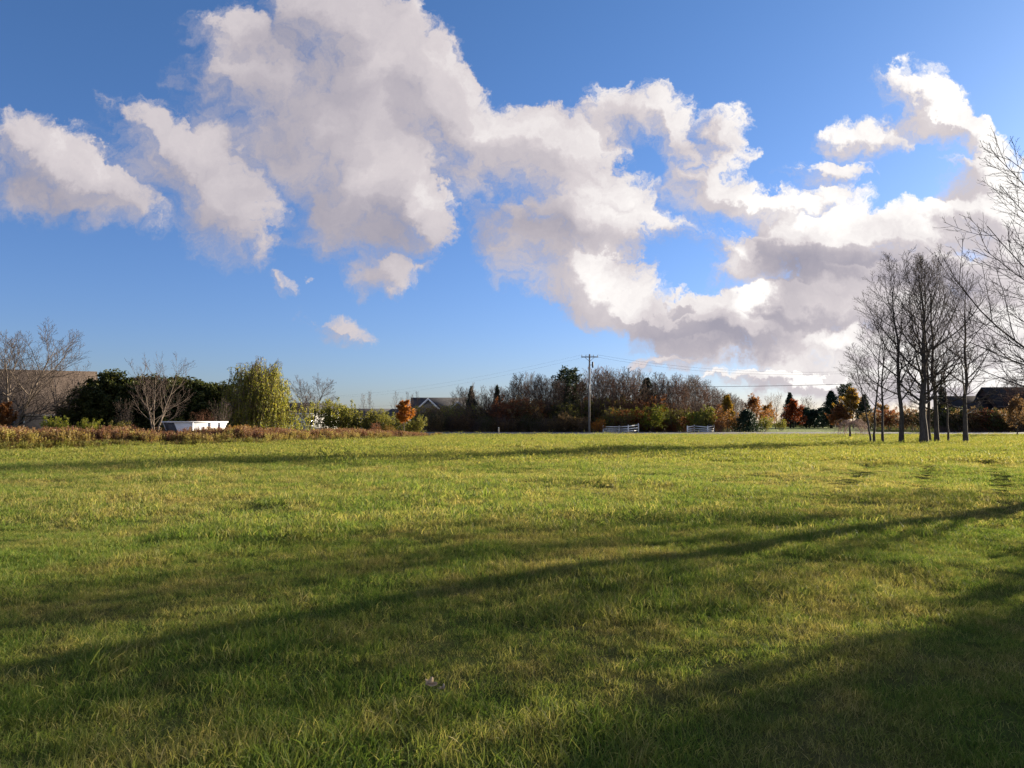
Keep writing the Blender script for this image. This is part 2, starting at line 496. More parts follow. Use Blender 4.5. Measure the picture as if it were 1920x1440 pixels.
ge = nt.new('ShaderNodeNewGeometry')
pm = nt.new('ShaderNodeMapping')
pm.inputs['Rotation'].default_value = (0, 0, math.radians(-18))
nt.l.new(ge.outputs['Position'], pm.inputs['Vector'])
wv = nt.new('ShaderNodeTexWave', wave_type='BANDS', bands_direction='X')
nt.l.new(pm.outputs[0], wv.inputs['Vector'])
wv.inputs['Scale'].default_value = 0.11
wv.inputs['Distortion'].default_value = 0.6
nn = nt.noise(ge.outputs['Position'], 3.0, 4, 0.6)
c = nt.mix(nt.math('MULTIPLY', wv.outputs['Fac'], 0.75), (0.15, 0.20, 0.04, 1), (0.24, 0.27, 0.085, 1))
c = nt.mix(nt.mapr(nn, 0.3, 0.7, 0, 0.35), c, (0.12, 0.12, 0.035, 1))
nt.l.new(principled(nt, c, 0.9, 0.1, normal=bumpn(nt, nn, 1.0, 0.3)), out.inputs[0])


# ------------------------------------------------------------------ mesh helpers
def mesh_from(name, V, faces, mat=None, smooth=False, rnd=None):
    """faces: list of index arrays (M,3) or (M,4)"""
    me = bpy.data.meshes.new(name)
    V = np.asarray(V, np.float32).reshape(-1, 3)
    faces = [np.asarray(f, np.int32) for f in faces if len(f)]
    me.vertices.add(len(V))
    me.vertices.foreach_set('co', V.ravel())
    nl = sum(f.size for f in faces)
    npoly = sum(len(f) for f in faces)
    me.loops.add(nl)
    me.loops.foreach_set('vertex_index', np.concatenate([f.ravel() for f in faces]))
    me.polygons.add(npoly)
    sizes = np.concatenate([np.full(len(f), f.shape[1], np.int32) for f in faces])
    starts = np.concatenate([[0], np.cumsum(sizes)[:-1]]).astype(np.int32)
    me.polygons.foreach_set('loop_start', starts)
    if smooth:
        me.polygons.foreach_set('use_smooth', np.ones(npoly, bool))
    me.update(calc_edges=True)
    me.validate()
    if rnd is not None:
        a = me.attributes.new('rnd', 'FLOAT', 'FACE')
        a.data.foreach_set('value', np.asarray(rnd, np.float32))
    if mat:
        me.materials.append(MATS[mat])
    return me


def link(name, me, parent=None, loc=None):
    o = bpy.data.objects.new(name, me)
    sc.collection.objects.link(o)
    if parent is not None:
        o.parent = parent
    if loc is not None:
        o.location = loc
    return o


def tag(o, label=None, cat=None, group=None, kind=None):
    for k, v in (('label', label), ('category', cat), ('group', group), ('kind', kind)):
        if v:
            o[k] = v
    return o


def nrm(a):
    return a / np.maximum(np.linalg.norm(a, axis=-1, keepdims=True), 1e-9)


class MB:
    """collects boxes, prisms and tubes into one mesh"""
    def __init__(self):
        self.V, self.Q, self.T, self.n = [], [], [], 0

    def add(self, V, Q=(), T=()):
        V = np.asarray(V, float).reshape(-1, 3)
        if len(Q):
            self.Q.append(np.asarray(Q) + self.n)
        if len(T):
            self.T.append(np.asarray(T) + self.n)
        self.V.append(V)
        self.n += len(V)

    def hexa(self, c8):
        self.add(c8, [(0, 3, 2, 1), (4, 5, 6, 7), (0, 1, 5, 4), (1, 2, 6, 5), (2, 3, 7, 6), (3, 0, 4, 7)])

    def box(self, x0, x1, y0, y1, z0, z1):
        self.hexa([(x0, y0, z0), (x1, y0, z0), (x1, y1, z0), (x0, y1, z0), (x0, y0, z1), (x1, y0, z1), (x1, y1, z1), (x0, y1, z1)])

    def slab(self, pts, t):
        """a quad (four points) thickened by vector t"""
        p = np.asarray(pts, float)
        self.hexa(np.concatenate([p, p + np.asarray(t, float)]))

    def prism(self, poly, t):
        p = np.asarray(poly, float)
        k = len(p)
        V = np.concatenate([p, p + np.asarray(t, float)])
        Q = [(i, (i + 1) % k, k + (i + 1) % k, k + i) for i in range(k)]
        T = [(0, i + 1, i) for i in range(1, k - 1)] + [(k, k + i, k + i + 1) for i in range(1, k - 1)]
        self.add(V, Q, T)

    def bar(self, a, b, wd, hg):
        a, b = np.asarray(a, float), np.asarray(b, float)
        t = nrm(b - a)
        s = np.cross(t, (0, 0, 1.0))
        if np.linalg.norm(s) < 1e-4:
            s = np.array((1.0, 0, 0))
        s = nrm(s) * wd / 2
        u = nrm(np.cross(s, t)) * hg / 2
        self.hexa([a - s - u, a + s - u, a + s + u, a - s + u, b - s - u, b + s - u, b + s + u, b - s + u])

    def tube(self, pts, rad, sides=8):
        P = np.asarray(pts, float)[None]
        R = np.broadcast_to(np.asarray(rad, float), (len(pts),))[None]
        V, Q, T = skin(P, R, sides, caps=True)
        self.add(V, Q, T)

    def build(self, name, mat, parent=None, smooth=False, loc=None):
        f = []
        if self.Q:
            f.append(np.concatenate(self.Q))
        if self.T:
            f.append(np.concatenate(self.T))
        return link(name, mesh_from(name, np.concatenate(self.V), f, mat, smooth), parent, loc)


def skin(P, R, sides, caps=False):
    """polylines (N,K,3) with radii (N,K) -> tubes"""
    N, K, _ = P.shape
    T = np.empty_like(P)
    T[:, 1:-1] = P[:, 2:] - P[:, :-2]
    T[:, 0] = P[:, 1] - P[:, 0]
    T[:, -1] = P[:, -1] - P[:, -2]
    T = nrm(T)
    m = nrm(P[:, -1] - P[:, 0])
    ref = np.where(np.abs(m[:, 2:3]) > 0.8, np.array([[1.0, 0.1, 0]]), np.array([[0.1, 0, 1.0]]))[:, None, :]
    U = nrm(np.cross(T, np.broadcast_to(ref, T.shape)))
    W = np.cross(T, U)
    a = np.arange(sides) * 2 * math.pi / sides
    V = P[:, :, None] + R[:, :, None, None] * (np.cos(a)[None, None, :, None] * U[:, :, None] + np.sin(a)[None, None, :, None] * W[:, :, None])
    idx = np.arange(N * K * sides).reshape(N, K, sides)
    i0 = idx[:, :-1]
    i1 = idx[:, 1:]
    Q = np.stack([i0, np.roll(i0, -1, 2), np.roll(i1, -1, 2), i1], -1).reshape(-1, 4)
    Tr = np.zeros((0, 3), int)
    if caps:
        c = []
        for e in (0, K - 1):
            for j in range(1, sides - 1):
                r = idx[:, e]
                c.append(np.stack([r[:, 0], r[:, j + 1], r[:, j]] if e == 0 else [r[:, 0], r[:, j], r[:, j + 1]], -1))
        Tr = np.concatenate(c)
    return V.reshape(-1, 3), Q, Tr


# ------------------------------------------------------------------ growing trees
def walk(rng, p0, d0, L, K, bend, wob, tropic=(0, 0, 1)):
    N = len(p0)
    P = np.empty((N, K, 3))
    P[:, 0] = p0
    d = nrm(d0)
    st = (L / (K - 1))[:, None]
    tp = np.asarray(tropic, float)
    for k in range(1, K):
        P[:, k] = P[:, k - 1] + d * st
        d = nrm(d + tp * np.asarray(bend).reshape(-1, 1) / (K - 1) + rng.normal(0, wob, (N, 3)))
    return P


def spawn(rng, P, R, n, t0, t1, ang, lenf, K, bend, wob, rk=0.6, rmin=0.006, taper=0.25, fall=0.55, tropic=(0, 0, 1)):
    """n children on each parent polyline. ang and lenf: numbers or functions of t (0..1 along the parent)"""
    N, K0, _ = P.shape
    L0 = np.linalg.norm(np.diff(P, axis=1), axis=-1).sum(1)
    t = (np.arange(n)[None] + rng.uniform(0.1, 0.9, (N, n))) / n * (t1 - t0) + t0
    f = np.clip(t * (K0 - 1), 0, K0 - 1.001)
    i = f.astype(int)
    fr = (f - i)[..., None]
    r = np.arange(N)[:, None]
    pos = P[r, i] * (1 - fr) + P[r, i + 1] * fr
    tan = nrm(P[r, i + 1] - P[r, i])
    rad = R[r, i] * (1 - fr[..., 0]) + R[r, i + 1] * fr[..., 0]
    ref = np.where(np.abs(tan[..., 2:3]) > 0.85, np.array([1.0, 0, 0]), np.array([0, 0, 1.0]))
    U = nrm(np.cross(tan, ref))
    W = np.cross(tan, U)
    ph = rng.uniform(0, 6.283, (N, 1)) + np.arange(n)[None] * 2.39996 + rng.normal(0, 0.35, (N, n))
    A = (ang(t) if callable(ang) else ang) + rng.normal(0, 0.12, (N, n))
    d = np.cos(A)[..., None] * tan + np.sin(A)[..., None] * (np.cos(ph)[..., None] * U + np.sin(ph)[..., None] * W)
    lf = lenf(t) if callable(lenf) else lenf * (1 - fall * t)
    L = L0[:, None] * lf * rng.uniform(0.7, 1.2, (N, n))
    pos, d, L, rad = pos.reshape(-1, 3), d.reshape(-1, 3), L.ravel(), rad.ravel()
    Pc = walk(rng, pos, d, L, K, bend, wob, tropic)
    r0 = np.maximum(rad * rk, rmin)
    Rc = r0[:, None] * (1 - (1 - taper) * np.linspace(0, 1, K)[None])
    return Pc, np.maximum(Rc, rmin * 0.7)


def trunk_line(rng, H, r0, K=14, lean=(0, 0), wob=0.02, base=(0, 0), top=0.12):
    z = np.linspace(0, 1, K)
    P = np.zeros((1, K, 3))
    wx = np.cumsum(rng.normal(0, wob, K)) * H / K * 2
    wy = np.cumsum(rng.normal(0, wob, K)) * H / K * 2
    P[0, :, 0] = base[0] + lean[0] * z ** 1.3 * H + wx - wx[0]
    P[0, :, 1] = base[1] + lean[1] * z ** 1.3 * H + wy - wy[0]
    P[0, :, 2] = z * H
    P[0, 0, 2] = -0.15
    R = r0 * ((1 - z) * (1 - top) + top)
    R[0] *= 1.3
    R[1] *= 1.03
    return P, R[None]


def leaves(rng, pts, size, n_per, spread, aspect=0.5, droop=0.0):
    """small folded leaf faces scattered round points"""
    N = len(pts) * n_per
    c = np.repeat(pts, n_per, 0) + rng.normal(0, spread, (N, 3))
    a = nrm(rng.normal(0, 1, (N, 3)) + np.array([0, 0, -droop]))
    b = nrm(np.cross(a, rng.normal(0, 1, (N, 3))))
    s = size * rng.uniform(0.6, 1.35, (N, 1))
    V = np.stack([c - a * s, c + b * s * aspect, c + a * s, c - b * s * aspect], 1)
    n = np.cross(a, b)
    V[:, 1] += n * s * 0.25
    V[:, 3] += n * s * 0.25
    return V.reshape(-1, 3), np.arange(N * 4).reshape(N, 4)


PROTO = {}


def proto(name, H, parts):
    H = max(max(v.co.z for v in me.vertices) for _, me in parts)
    PROTO[name] = dict(H=H, parts=parts)


def wood_mesh(name, levels, mat):
    Vs, Qs, n = [], [], 0
    for P, R, s in levels:
        V, Q, _ = skin(P, R, s)
        Vs.append(V)
        Qs.append(Q + n)
        n += len(V)
    return mesh_from(name, np.concatenate(Vs), [np.concatenate(Qs)], mat, True)


def leaf_mesh(rng, name, sets, mat):
    Vs, Qs, n = [], [], 0
    for V, Q in sets:
        Vs.append(V)
        Qs.append(Q + n)
        n += len(V)
    Q = np.concatenate(Qs)
    return mesh_from(name, np.concatenate(Vs), [Q], mat, False, rng.uniform(0, 1, len(Q)))


def crown_len(kind):
    if kind == 'vase':          # upright oval
        return lambda t: 0.40 * np.sin(np.clip((t - 0.08) / 0.97, 0, 1) * math.pi) ** 0.6 * (1 - 0.45 * t) + 0.05
    if kind == 'wide':
        return lambda t: 0.62 * (1 - 0.62 * t) + 0.05
    return lambda t: 0.30 * (1 - 0.65 * t) + 0.05


def bare(name, seed, H, r0, start=0.25, kind='vase', nl=16, n2=7, n3=5, n4=0, rmin=0.011, stems=1, lean=0.0, bend=0.9,
         mats=('bark_grey', 'twig_brown'), a0=1.05, a1=0.45, sides=(8, 5, 3), spreadstem=0.25, leaf=None, calm=1.0):
    rng = np.random.default_rng(seed)
    Ps, Rs = [], []
    for k in range(stems):
        an = k * 6.283 / max(stems, 1) + rng.uniform(0, 1)
        ln = (lean, 0) if stems == 1 else (spreadstem * math.cos(an), spreadstem * math.sin(an))
        bs = (0, 0) if stems == 1 else (0.10 * math.cos(an), 0.10 * math.sin(an))
        P, R = trunk_line(rng, H * (1 if k == 0 else rng.uniform(0.8, 0.97)), r0 * (1 if k == 0 else 0.8), 14, ln, 0.03, bs, 0.07)
        Ps.append(P)
        Rs.append(R)
    P0, R0 = np.concatenate(Ps), np.concatenate(Rs)
    ang = lambda t: a0 + (a1 - a0) * (t - start) / (1 - start)
    P1, R1 = spawn(rng, P0, R0, nl, start, 0.97, ang, crown_len(kind), 9, bend, 0.06 * calm, 0.55, rmin * 1.5, 0.15)
    P2, R2 = spawn(rng, P1, R1, n2, 0.18, 0.97, 0.62, 0.52, 6, 0.55, 0.07 * calm, 0.6, rmin * 1.1, 0.3)
    lv = [(P2, R2, sides[2] + (1 if n4 else 0))]
    P3, R3 = spawn(rng, P2, R2, n3, 0.2, 1.0, 0.6, 0.55, 4, 0.4, 0.08 * calm, 0.6, rmin, 0.5)
    lv.append((P3, R3, 3))
    tips = P3
    if n4:
        P4, R4 = spawn(rng, P3, R3, n4, 0.25, 1.0, 0.65, 0.6, 3, 0.3, 0.08, 0.7, rmin * 0.85, 0.6)
        lv.append((P4, R4, 3))
        tips = P4
    parts = [('trunk', wood_mesh(name + '_trunk', [(P0, R0, sides[0]), (P1, R1, sides[1])], mats[0])),
             ('crown', wood_mesh(name + '_crown', lv, mats[1]))]
    if leaf:
        lm, size, per, spr, keep = leaf
        pts = tips[:, 1:].reshape(-1, 3)
        pts = pts[rng.uniform(0, 1, len(pts)) < keep]
        V, Q = leaves(rng, pts, size, per, spr, 0.6)
        parts.append(('foliage', leaf_mesh(rng, name + '_foliage', [(V, Q)], lm)))
    proto(name, H, parts)


def shrub(name, seed, H, W, leafmat, nst=14, size=0.10, per=3, keep=1.0, wood='twig_brown', rmin=0.012, squat=1.0):
    """many stems from the ground, leafy shoots"""
    rng = np.random.default_rng(seed)
    a = rng.uniform(0, 6.283, nst)
    rr = np.sqrt(rng.uniform(0, 1, nst)) * W * 0.25
    p0 = np.stack([rr * np.cos(a), rr * np.sin(a), np.full(nst, -0.05)], 1)
    tilt = rng.uniform(0.1, 0.75, nst) * W / H * 0.9
    d = np.stack([np.cos(a) * tilt, np.sin(a) * tilt, np.ones(nst)], 1)
    P1 = walk(rng, p0, d, H * rng.uniform(0.75, 1.05, nst), 7, 0.1, 0.07)
    R1 = 0.03 * np.linspace(1, 0.35, 7)[None] * np.ones((nst, 1))
    P2, R2 = spawn(rng, P1, R1, 8, 0.15, 1.0, 0.75, 0.45, 5, 0.25, 0.09, 0.6, rmin, 0.5)
    P3, R3 = spawn(rng, P2, R2, 5, 0.2, 1.0, 0.75, 0.5, 3, 0.2, 0.1, 0.7, rmin * 0.8, 0.6)
    parts = [('stems', wood_mesh(name + '_stems', [(P1, R1, 4), (P2, R2, 3), (P3, R3, 3)], wood))]
    if leafmat:
        pts = np.concatenate([P3[:, 1:].reshape(-1, 3), P2[:, 2:].reshape(-1, 3)])
        pts = pts[rng.uniform(0, 1, len(pts)) < keep]
        V, Q = leaves(rng, pts, size, per, size * 0.9, 0.6)
        V[:, 2] = np.maximum(V[:, 2], 0.02)
        parts.append(('foliage', leaf_mesh(rng, name + '_foliage', [(V, Q)], leafmat)))
    proto(name, H, parts)


def conifer(name, seed, H, W, mat, tiers=26, per=9, size=0.16, droop=0.25, start=0.06, power=0.85, blunt=0.0):
    rng = np.random.default_rng(seed)
    P0, R0 = trunk_line(rng, H, 0.022 * H, 10, wob=0.006, top=0.05)
    n = tiers * per
    lf = lambda t: (W / 2 / H) * ((1 - t) ** power + 0.03 + blunt * np.sin(np.clip(t, 0, 1) * math.pi)) * 1.0
    P1, R1 = spawn(rng, P0, R0, n, start, 0.985, lambda t: 1.65 - 0.75 * t, lf, 6, 0.25 - droop, 0.05, 0.25, 0.012, 0.3)
    P2, R2 = spawn(rng, P1, R1, 7, 0.2, 1.0, 0.8, 0.42, 3, -0.1, 0.06, 0.6, 0.009, 0.5)
    pts = np.concatenate([P2[:, 1:].reshape(-1, 3), P1[:, 2:].reshape(-1, 3)])
    V, Q = leaves(rng, pts, size, 2, size * 0.45, 0.35, 0.2)
    V[:, 2] = np.maximum(V[:, 2], 0.05)
    proto(name, H, [('trunk', wood_mesh(name + '_trunk', [(P0, R0, 7), (P1, R1, 3)], 'bark_dark')),
                    ('crown', leaf_mesh(rng, name + '_crown', [(V, Q)], mat))])


def pine(name, seed, H, W, mat):
    """round-headed pine: bare lower trunk, plates of needles on upturned limbs"""
    rng = np.random.default_rng(seed)
    P0, R0 = trunk_line(rng, H, 0.02 * H, 10, wob=0.012, top=0.12)
    lf = lambda t: (W / 2 / H) * np.sin(np.clip((t - 0.2) / 0.9, 0.02, 1) * math.pi) ** 0.5
    P1, R1 = spawn(rng, P0, R0, 60, 0.35, 0.98, lambda t: 1.45 - 0.7 * t, lf, 7, 0.35, 0.07, 0.4, 0.014, 0.3)
    P2, R2 = spawn(rng, P1, R1, 9, 0.3, 1.0, 0.85, 0.4, 4, 0.35, 0.08, 0.6, 0.01, 0.5)
    pts = np.concatenate([P2[:, 2:].reshape(-1, 3), P1[:, -2:].reshape(-1, 3)])
    V, Q = leaves(rng, pts, 0.2, 4, 0.13, 0.3, -0.3)
    proto(name, H, [('trunk', wood_mesh(name + '_trunk', [(P0, R0, 7), (P1, R1, 4), (P2, R2, 3)], 'bark_dark')),
                    ('crown', leaf_mesh(rng, name + '_crown', [(V, Q)], mat))])


def broad_evergreen(name, seed, H, W, mat, n=120, size=0.12):
    """dense arborvitae-like mass: leafy sprays filling an uneven dome down to the ground"""
    rng = np.random.default_rng(seed)
    P0, R0 = trunk_line(rng, H * 0.93, 0.16, 9, wob=0.02, top=0.1)
    lf = lambda t: (W / 2 / H) * (np.clip(1.02 - t, 0, 1) ** 0.40) * 1.35
    P1, R1 = spawn(rng, P0, R0, n, 0.04, 0.98, lambda t: 1.35 - 0.75 * t, lf, 6, 0.5, 0.07, 0.35, 0.014, 0.3)
    P2, R2 = spawn(rng, P1, R1, 9, 0.3, 1.0, 0.8, 0.42, 4, 0.6, 0.08, 0.6, 0.01, 0.5)
    pts = np.concatenate([P2[:, 1:].reshape(-1, 3), P1[:, 3:].reshape(-1, 3)])
    V, Q = leaves(rng, pts, size, 3, size * 0.9, 0.5, -0.3)
    V[:, 2] = np.maximum(V[:, 2], 0.03)
    proto(name, H, [('trunk', wood_mesh(name + '_trunk', [(P0, R0, 7), (P1, R1, 3)], 'bark_dark')),
                    ('crown', leaf_mesh(rng, name + '_crown', [(V, Q)], mat))])


def willow(name, seed, H, W):
    rng = np.random.default_rng(seed)
    P0, R0 = trunk_line(rng, H * 0.75, 0.30, 10, wob=0.03, top=0.2)
    P1, R1 = spawn(rng, P0, R0, 30, 0.25, 0.99, lambda t: 0.95 - 0.60 * t, lambda t: 0.56 * (1 - 0.40 * t), 9, -0.22, 0.06, 0.5, 0.02, 0.25)
    P2, R2 = spawn(rng, P1, R1, 13, 0.25, 1.0, 0.8, 0.40, 6, -0.9, 0.07, 0.6, 0.012, 0.4)
    s = W / 2 / max(1e-3, np.percentile(np.abs(P2[..., 0]), 97)) * 0.98
    for P in (P1, P2):
        P[..., 0] *= s
        P[..., 1] *= s
    # hanging shoots
    src = np.concatenate([P2[:, -1], P2[:, 3], P2[:, 4], P2[:, 2]])
    src = src[rng.uniform(0, 1, len(src)) < 0.95]
    N = len(src)
    L = np.minimum(rng.uniform(1.6, 4.6, N), np.maximum(src[:, 2] - rng.uniform(0.1, 0.9, N), 0.4))
    d = np.stack([rng.normal(0, 0.25, N), rng.normal(0, 0.25, N), -np.ones(N)], 1)
    P3 = walk(rng, src, d, L, 8, 0.8, 0.05, (0, 0, -1))
    R3 = np.full((N, 8), 0.009)
    # leaves hang along the shoots
    k = 24
    t = rng.uniform(0.02, 1, (N, k)) * 6.99
    i = t.astype(int)
    fr = (t - i)[..., None]
    r = np.arange(N)[:, None]
    c = (P3[r, i] * (1 - fr) + P3[r, np.minimum(i + 1, 7)] * fr).reshape(-1, 3)
    sparse = rng.uniform(0, 1, len(c)) < np.clip(1.35 - (c[:, 2] / H) ** 2.2 * 1.25, 0.08, 1)
    c = c[sparse]
    V, Q = leaves(rng, c, 0.11, 1, 0.04, 0.26, 1.6)
    V[:, 2] = np.maximum(V[:, 2], 0.05)
    proto(name, H, [('trunk', wood_mesh(name + '_trunk', [(P0, R0, 9), (P1, R1, 5)], 'bark_grey')),
                    ('shoots', wood_mesh(name + '_shoots', [(P2, R2, 3), (P3, R3, 3)], 'twig_tan')),
                    ('foliage', leaf_mesh(rng, name + '_foliage', [(V, Q)], 'leaf_willow'))])


# ------------------------------------------------------------------ ground
def vnoise(x, y, scale, seed):
    x, y = np.asarray(x, float) * scale, np.asarray(y, float) * scale
    xi, yi = np.floor(x), np.floor(y)
    fx, fy = x - xi, y - yi
    fx, fy = fx * fx * (3 - 2 * fx), fy * fy * (3 - 2 * fy)

    def h(a, b):
        v = np.sin(a * 127.1 + b * 311.7 + seed * 74.7) * 43758.5453
        return v - np.floor(v)
    return (h(xi, yi) * (1 - fx) + h(xi + 1, yi) * fx) * (1 - fy) + (h(xi, yi + 1) * (1 - fx) + h(xi + 1, yi + 1) * fx) * fy


RUTS = [((1640, 868), (1520, 960)), ((1745, 862), (1712, 935)), ((1848, 862), (1905, 950))]


def ground_xy(x, y):
    u, v = ray(x, y)
    d = -CAMZ / v
    return u * d, d


RUT_XY = [(ground_xy(*a), ground_xy(*b)) for a, b in RUTS]


def rut_depth(x, y):
    r = np.zeros_like(np.asarray(x, float))
    for (a, b) in RUT_XY:
        ax, ay = a
        bx, by = b
        L = math.hypot(bx - ax, by - ay)
        dx, dy = (bx - ax) / L, (by - ay) / L
        s = (x - ax) * dx + (y - ay) * dy
        n = (x - ax) * -dy + (y - ay) * dx
        r = r + np.exp(-(n / 0.42) ** 2) * np.clip(s / 4, 0, 1) * np.clip((L - s) / 3, 0, 1)
    return r


def hgt(x, y):
    x, y = np.asarray(x, float), np.asarray(y, float)
    r = np.hypot(x, y)
    fade = np.clip(1 - (r - 45) / 50, 0, 1)
    near = np.clip((r - 0.5) / 3.0, 0, 1)
    h = (vnoise(x, y, 0.16, 1) - 0.5) * 0.20 + (vnoise(x, y, 0.45, 2) - 0.5) * 0.10 + (vnoise(x, y, 1.3, 3) - 0.5) * 0.05
    h = h * fade * near
    return h - 0.03 * rut_depth(x, y) * fade


def hz(x, y):
    return float(hgt(np.array([x]), np.array([y]))[0])


def axis(lo, hi, fine_lo, fine_hi, step, grow):
    a = list(np.arange(fine_lo, fine_hi, step))
    s, v = step, fine_hi
    while v < hi:
        a.append(v)
        s *= grow
        v += s
    a.append(hi)
    s, v = step, fine_lo
    b = []
    while v > lo:
        s *= grow
        v -= s
        b.append(v)
    return np.array(sorted(set(b + a)))


gx = axis(-2500, 2500, -24, 24, 0.16, 1.10)
gy = axis(-300, 4000, 1, 40, 0.16, 1.08)
GX, GY = np.meshgrid(gx, gy)
GZ = hgt(GX, GY)
nx, ny = len(gx), len(gy)
ii = np.arange(nx * ny).reshape(ny, nx)
Q = np.stack([ii[:-1, :-1], ii[:-1, 1:], ii[1:, 1:], ii[1:, :-1]], -1).reshape(-1, 4)
gme = mesh_from('ground', np.stack([GX, GY, GZ], -1), [Q], 'turf_soil', True)
ga = gme.attributes.new('track', 'FLOAT', 'POINT')
ga.data.foreach_set('value', np.clip(rut_depth(GX, GY), 0, 1).astype(np.float32).ravel())
tag(link('ground', gme), kind='structure')


# road on the far side of the field, slightly raised
def road_y(x):
    return 104.0 - 0.012 * x


BANK = 0.016


def strip(name, off0, off1, z, mat, parent=None, x0=-420, x1=420, n=60, skirt=0.0):
    xs = np.linspace(x0, x1, n)
    V = np.concatenate([np.stack([xs, road_y(xs) + off0, np.full(n, z + BANK * (off0 + 4.3))], 1), np.stack([xs, road_y(xs) + off1, np.full(n, z + BANK * (off1 + 4.3))], 1)])
    Q = [(i, i + 1, n + i + 1, n + i) for i in range(n - 1)]
    if skirt:
        V = np.concatenate([V, V[:n] - (0, skirt * 3, z + 0.1), V[n:] + (0, skirt * 3, -z - 0.4)])
        Q += [(2 * n + i, 2 * n + i + 1, i + 1, i) for i in range(n - 1)] + [(n + i, n + i + 1, 3 * n + i + 1, 3 * n + i) for i in range(n - 1)]
    o = link(name, mesh_from(name, V, [np.array(Q)], mat), parent)
    return o


sh = tag(strip('gravel_shoulder', -4.3, 4.3, 0.14, 'gravel', skirt=0.3), kind='structure')
rd = tag(strip('road', -3.4, 3.4, 0.150, 'asphalt'), kind='structure')
strip('edge_line', -3.2, -3.08, 0.155, 'road_white', rd)
strip('edge_line', 3.08, 3.2, 0.155, 'road_white', rd)
strip('centre_line', -0.16, -0.05, 0.155, 'road_yellow', rd)
strip('centre_line', 0.05, 0.16, 0.155, 'road_yellow', rd)

# mown lawn beyond the road on the right
u0, _ = ray(1400, 800)
u1, _ = ray(1600, 800)
V = [(u0 * 118, 118, 0.012), (u1 * 118 + 4, 118, 0.012), (u1 * 270 + 3, 270, 0.012), (u0 * 270, 270, 0.012)]
tag(link('mown_lawn', mesh_from('mown_lawn', V, [np.array([(0, 1, 2, 3)])], 'mown_turf')), kind='structure')
# driveway between the white fences
u0, _ = ray(1215, 812)
u1, _ = ray(1275, 812)
V = [(u0 * 110, 108.0, 0.006), (u1 * 110, 107.9, 0.006), (u1 * 150, 150, 0.006), (u0 * 150, 150, 0.006)]
tag(link('driveway', mesh_from('driveway', V, [np.array([(0, 1, 2, 3)])], 'gravel')), kind='structure')


# ------------------------------------------------------------------ scattered stuff (grass, weeds)
def scatter(name, pts, rot, scl, protos, label, cat):
    me = bpy.data.meshes.new(name)
    me.vertices.add(len(pts))
    me.vertices.foreach_set('co', np.asarray(pts, np.float32).ravel())
    rng = np.random.default_rng(len(pts))
    a = me.attributes.new('turn', 'FLOAT_VECTOR', 'POINT')
    a.data.foreach_set('vector', np.asarray(rot, np.float32).ravel())
    a = me.attributes.new('size', 'FLOAT', 'POINT')
    a.data.foreach_set('value', np.asarray(scl, np.float32))
    a = me.attributes.new('pick', 'INT', 'POINT')
    a.data.foreach_set('value', rng.integers(0, len(protos), len(pts)).astype(np.int32))
    o = link(name, me)
    g = bpy.data.node_groups.new(name + '_scatter', 'GeometryNodeTree')
    g.interface.new_socket('Geometry', in_out='INPUT', socket_type='NodeSocketGeometry')
    g.interface.new_socket('Geometry', in_out='OUTPUT', socket_type='NodeSocketGeometry')
    g.is_modifier = True
    nt = NT(g)
    gi, go = nt.new('NodeGroupInput'), nt.new('NodeGroupOutput')
    jn = nt.new('GeometryNodeJoinGeometry')
    for pm in protos:
        oi = nt.new('GeometryNodeObjectInfo')
        oi.inputs['Object'].default_value = pm
        oi.inputs['As Instance'].default_value = True
        nt.l.new(oi.outputs['Geometry'], jn.inputs[0])
    ip = nt.new('GeometryNodeInstanceOnPoints')
    nt.l.new(gi.outputs[0], ip.inputs['Points'])
    nt.l.new(jn.outputs[0], ip.inputs['Instance'])
    ip.inputs['Pick Instance'].default_value = True
    for an, ty, s in (('turn', 'FLOAT_VECTOR', 'Rotation'), ('size', 'FLOAT', 'Scale'), ('pick', 'INT', 'Instance Index')):
        na = nt.new('GeometryNodeInputNamedAttribute', data_type=ty)
        na.inputs['Name'].default_value = an
        nt.l.new(na.outputs['Attribute'], ip.inputs[s])
    nt.l.new(ip.outputs[0], go.inputs[0])
    md = o.modifiers.new('scatter', 'NODES')
    md.node_group = g
    return tag(o, label, cat, kind='stuff')


def turf_clump(name, seed, R, n, h, wd, mat, lean=0.5):
    rng = np.random.default_rng(seed)
    a = rng.uniform(0, 6.283, n)
    r = R * np.sqrt(rng.uniform(0, 1, n))
    b = np.stack([r * np.cos(a), r * np.sin(a), np.full(n, -0.02)], 1)
    th = rng.uniform(0, 6.283, n)
    ln = np.abs(rng.normal(0, lean, n)) + 0.08
    L = h * rng.uniform(0.45, 1.25, n)
    dirv = np.stack([np.cos(th) * ln, np.sin(th) * ln, np.ones(n)], 1)
    dirv = nrm(dirv)
    side = nrm(np.cross(dirv, rng.normal(0, 1, (n, 3)))) * (wd * rng.uniform(0.6, 1.3, n) / 2)[:, None]
    mid = b + dirv * (L * 0.55)[:, None]
    d2 = nrm(dirv + np.stack([np.cos(th), np.sin(th), -np.full(n, 0.45)], 1) * rng.uniform(0.1, 0.9, n)[:, None])
    tip = mid + d2 * (L * 0.5)[:, None]
    V = np.stack([b - side, b + side, mid + side * 0.8, mid - side * 0.8, tip], 1).reshape(-1, 3)
    k = np.arange(n) * 5
    Q = np.stack([k, k + 1, k + 2, k + 3], 1)
    T = np.stack([k + 3, k + 2, k + 4], 1)
    rv = rng.uniform(0, 1, n)
    return bpy.data.objects.new(name, mesh_from(name, V, [Q, T], mat, False, np.concatenate([rv, rv])))


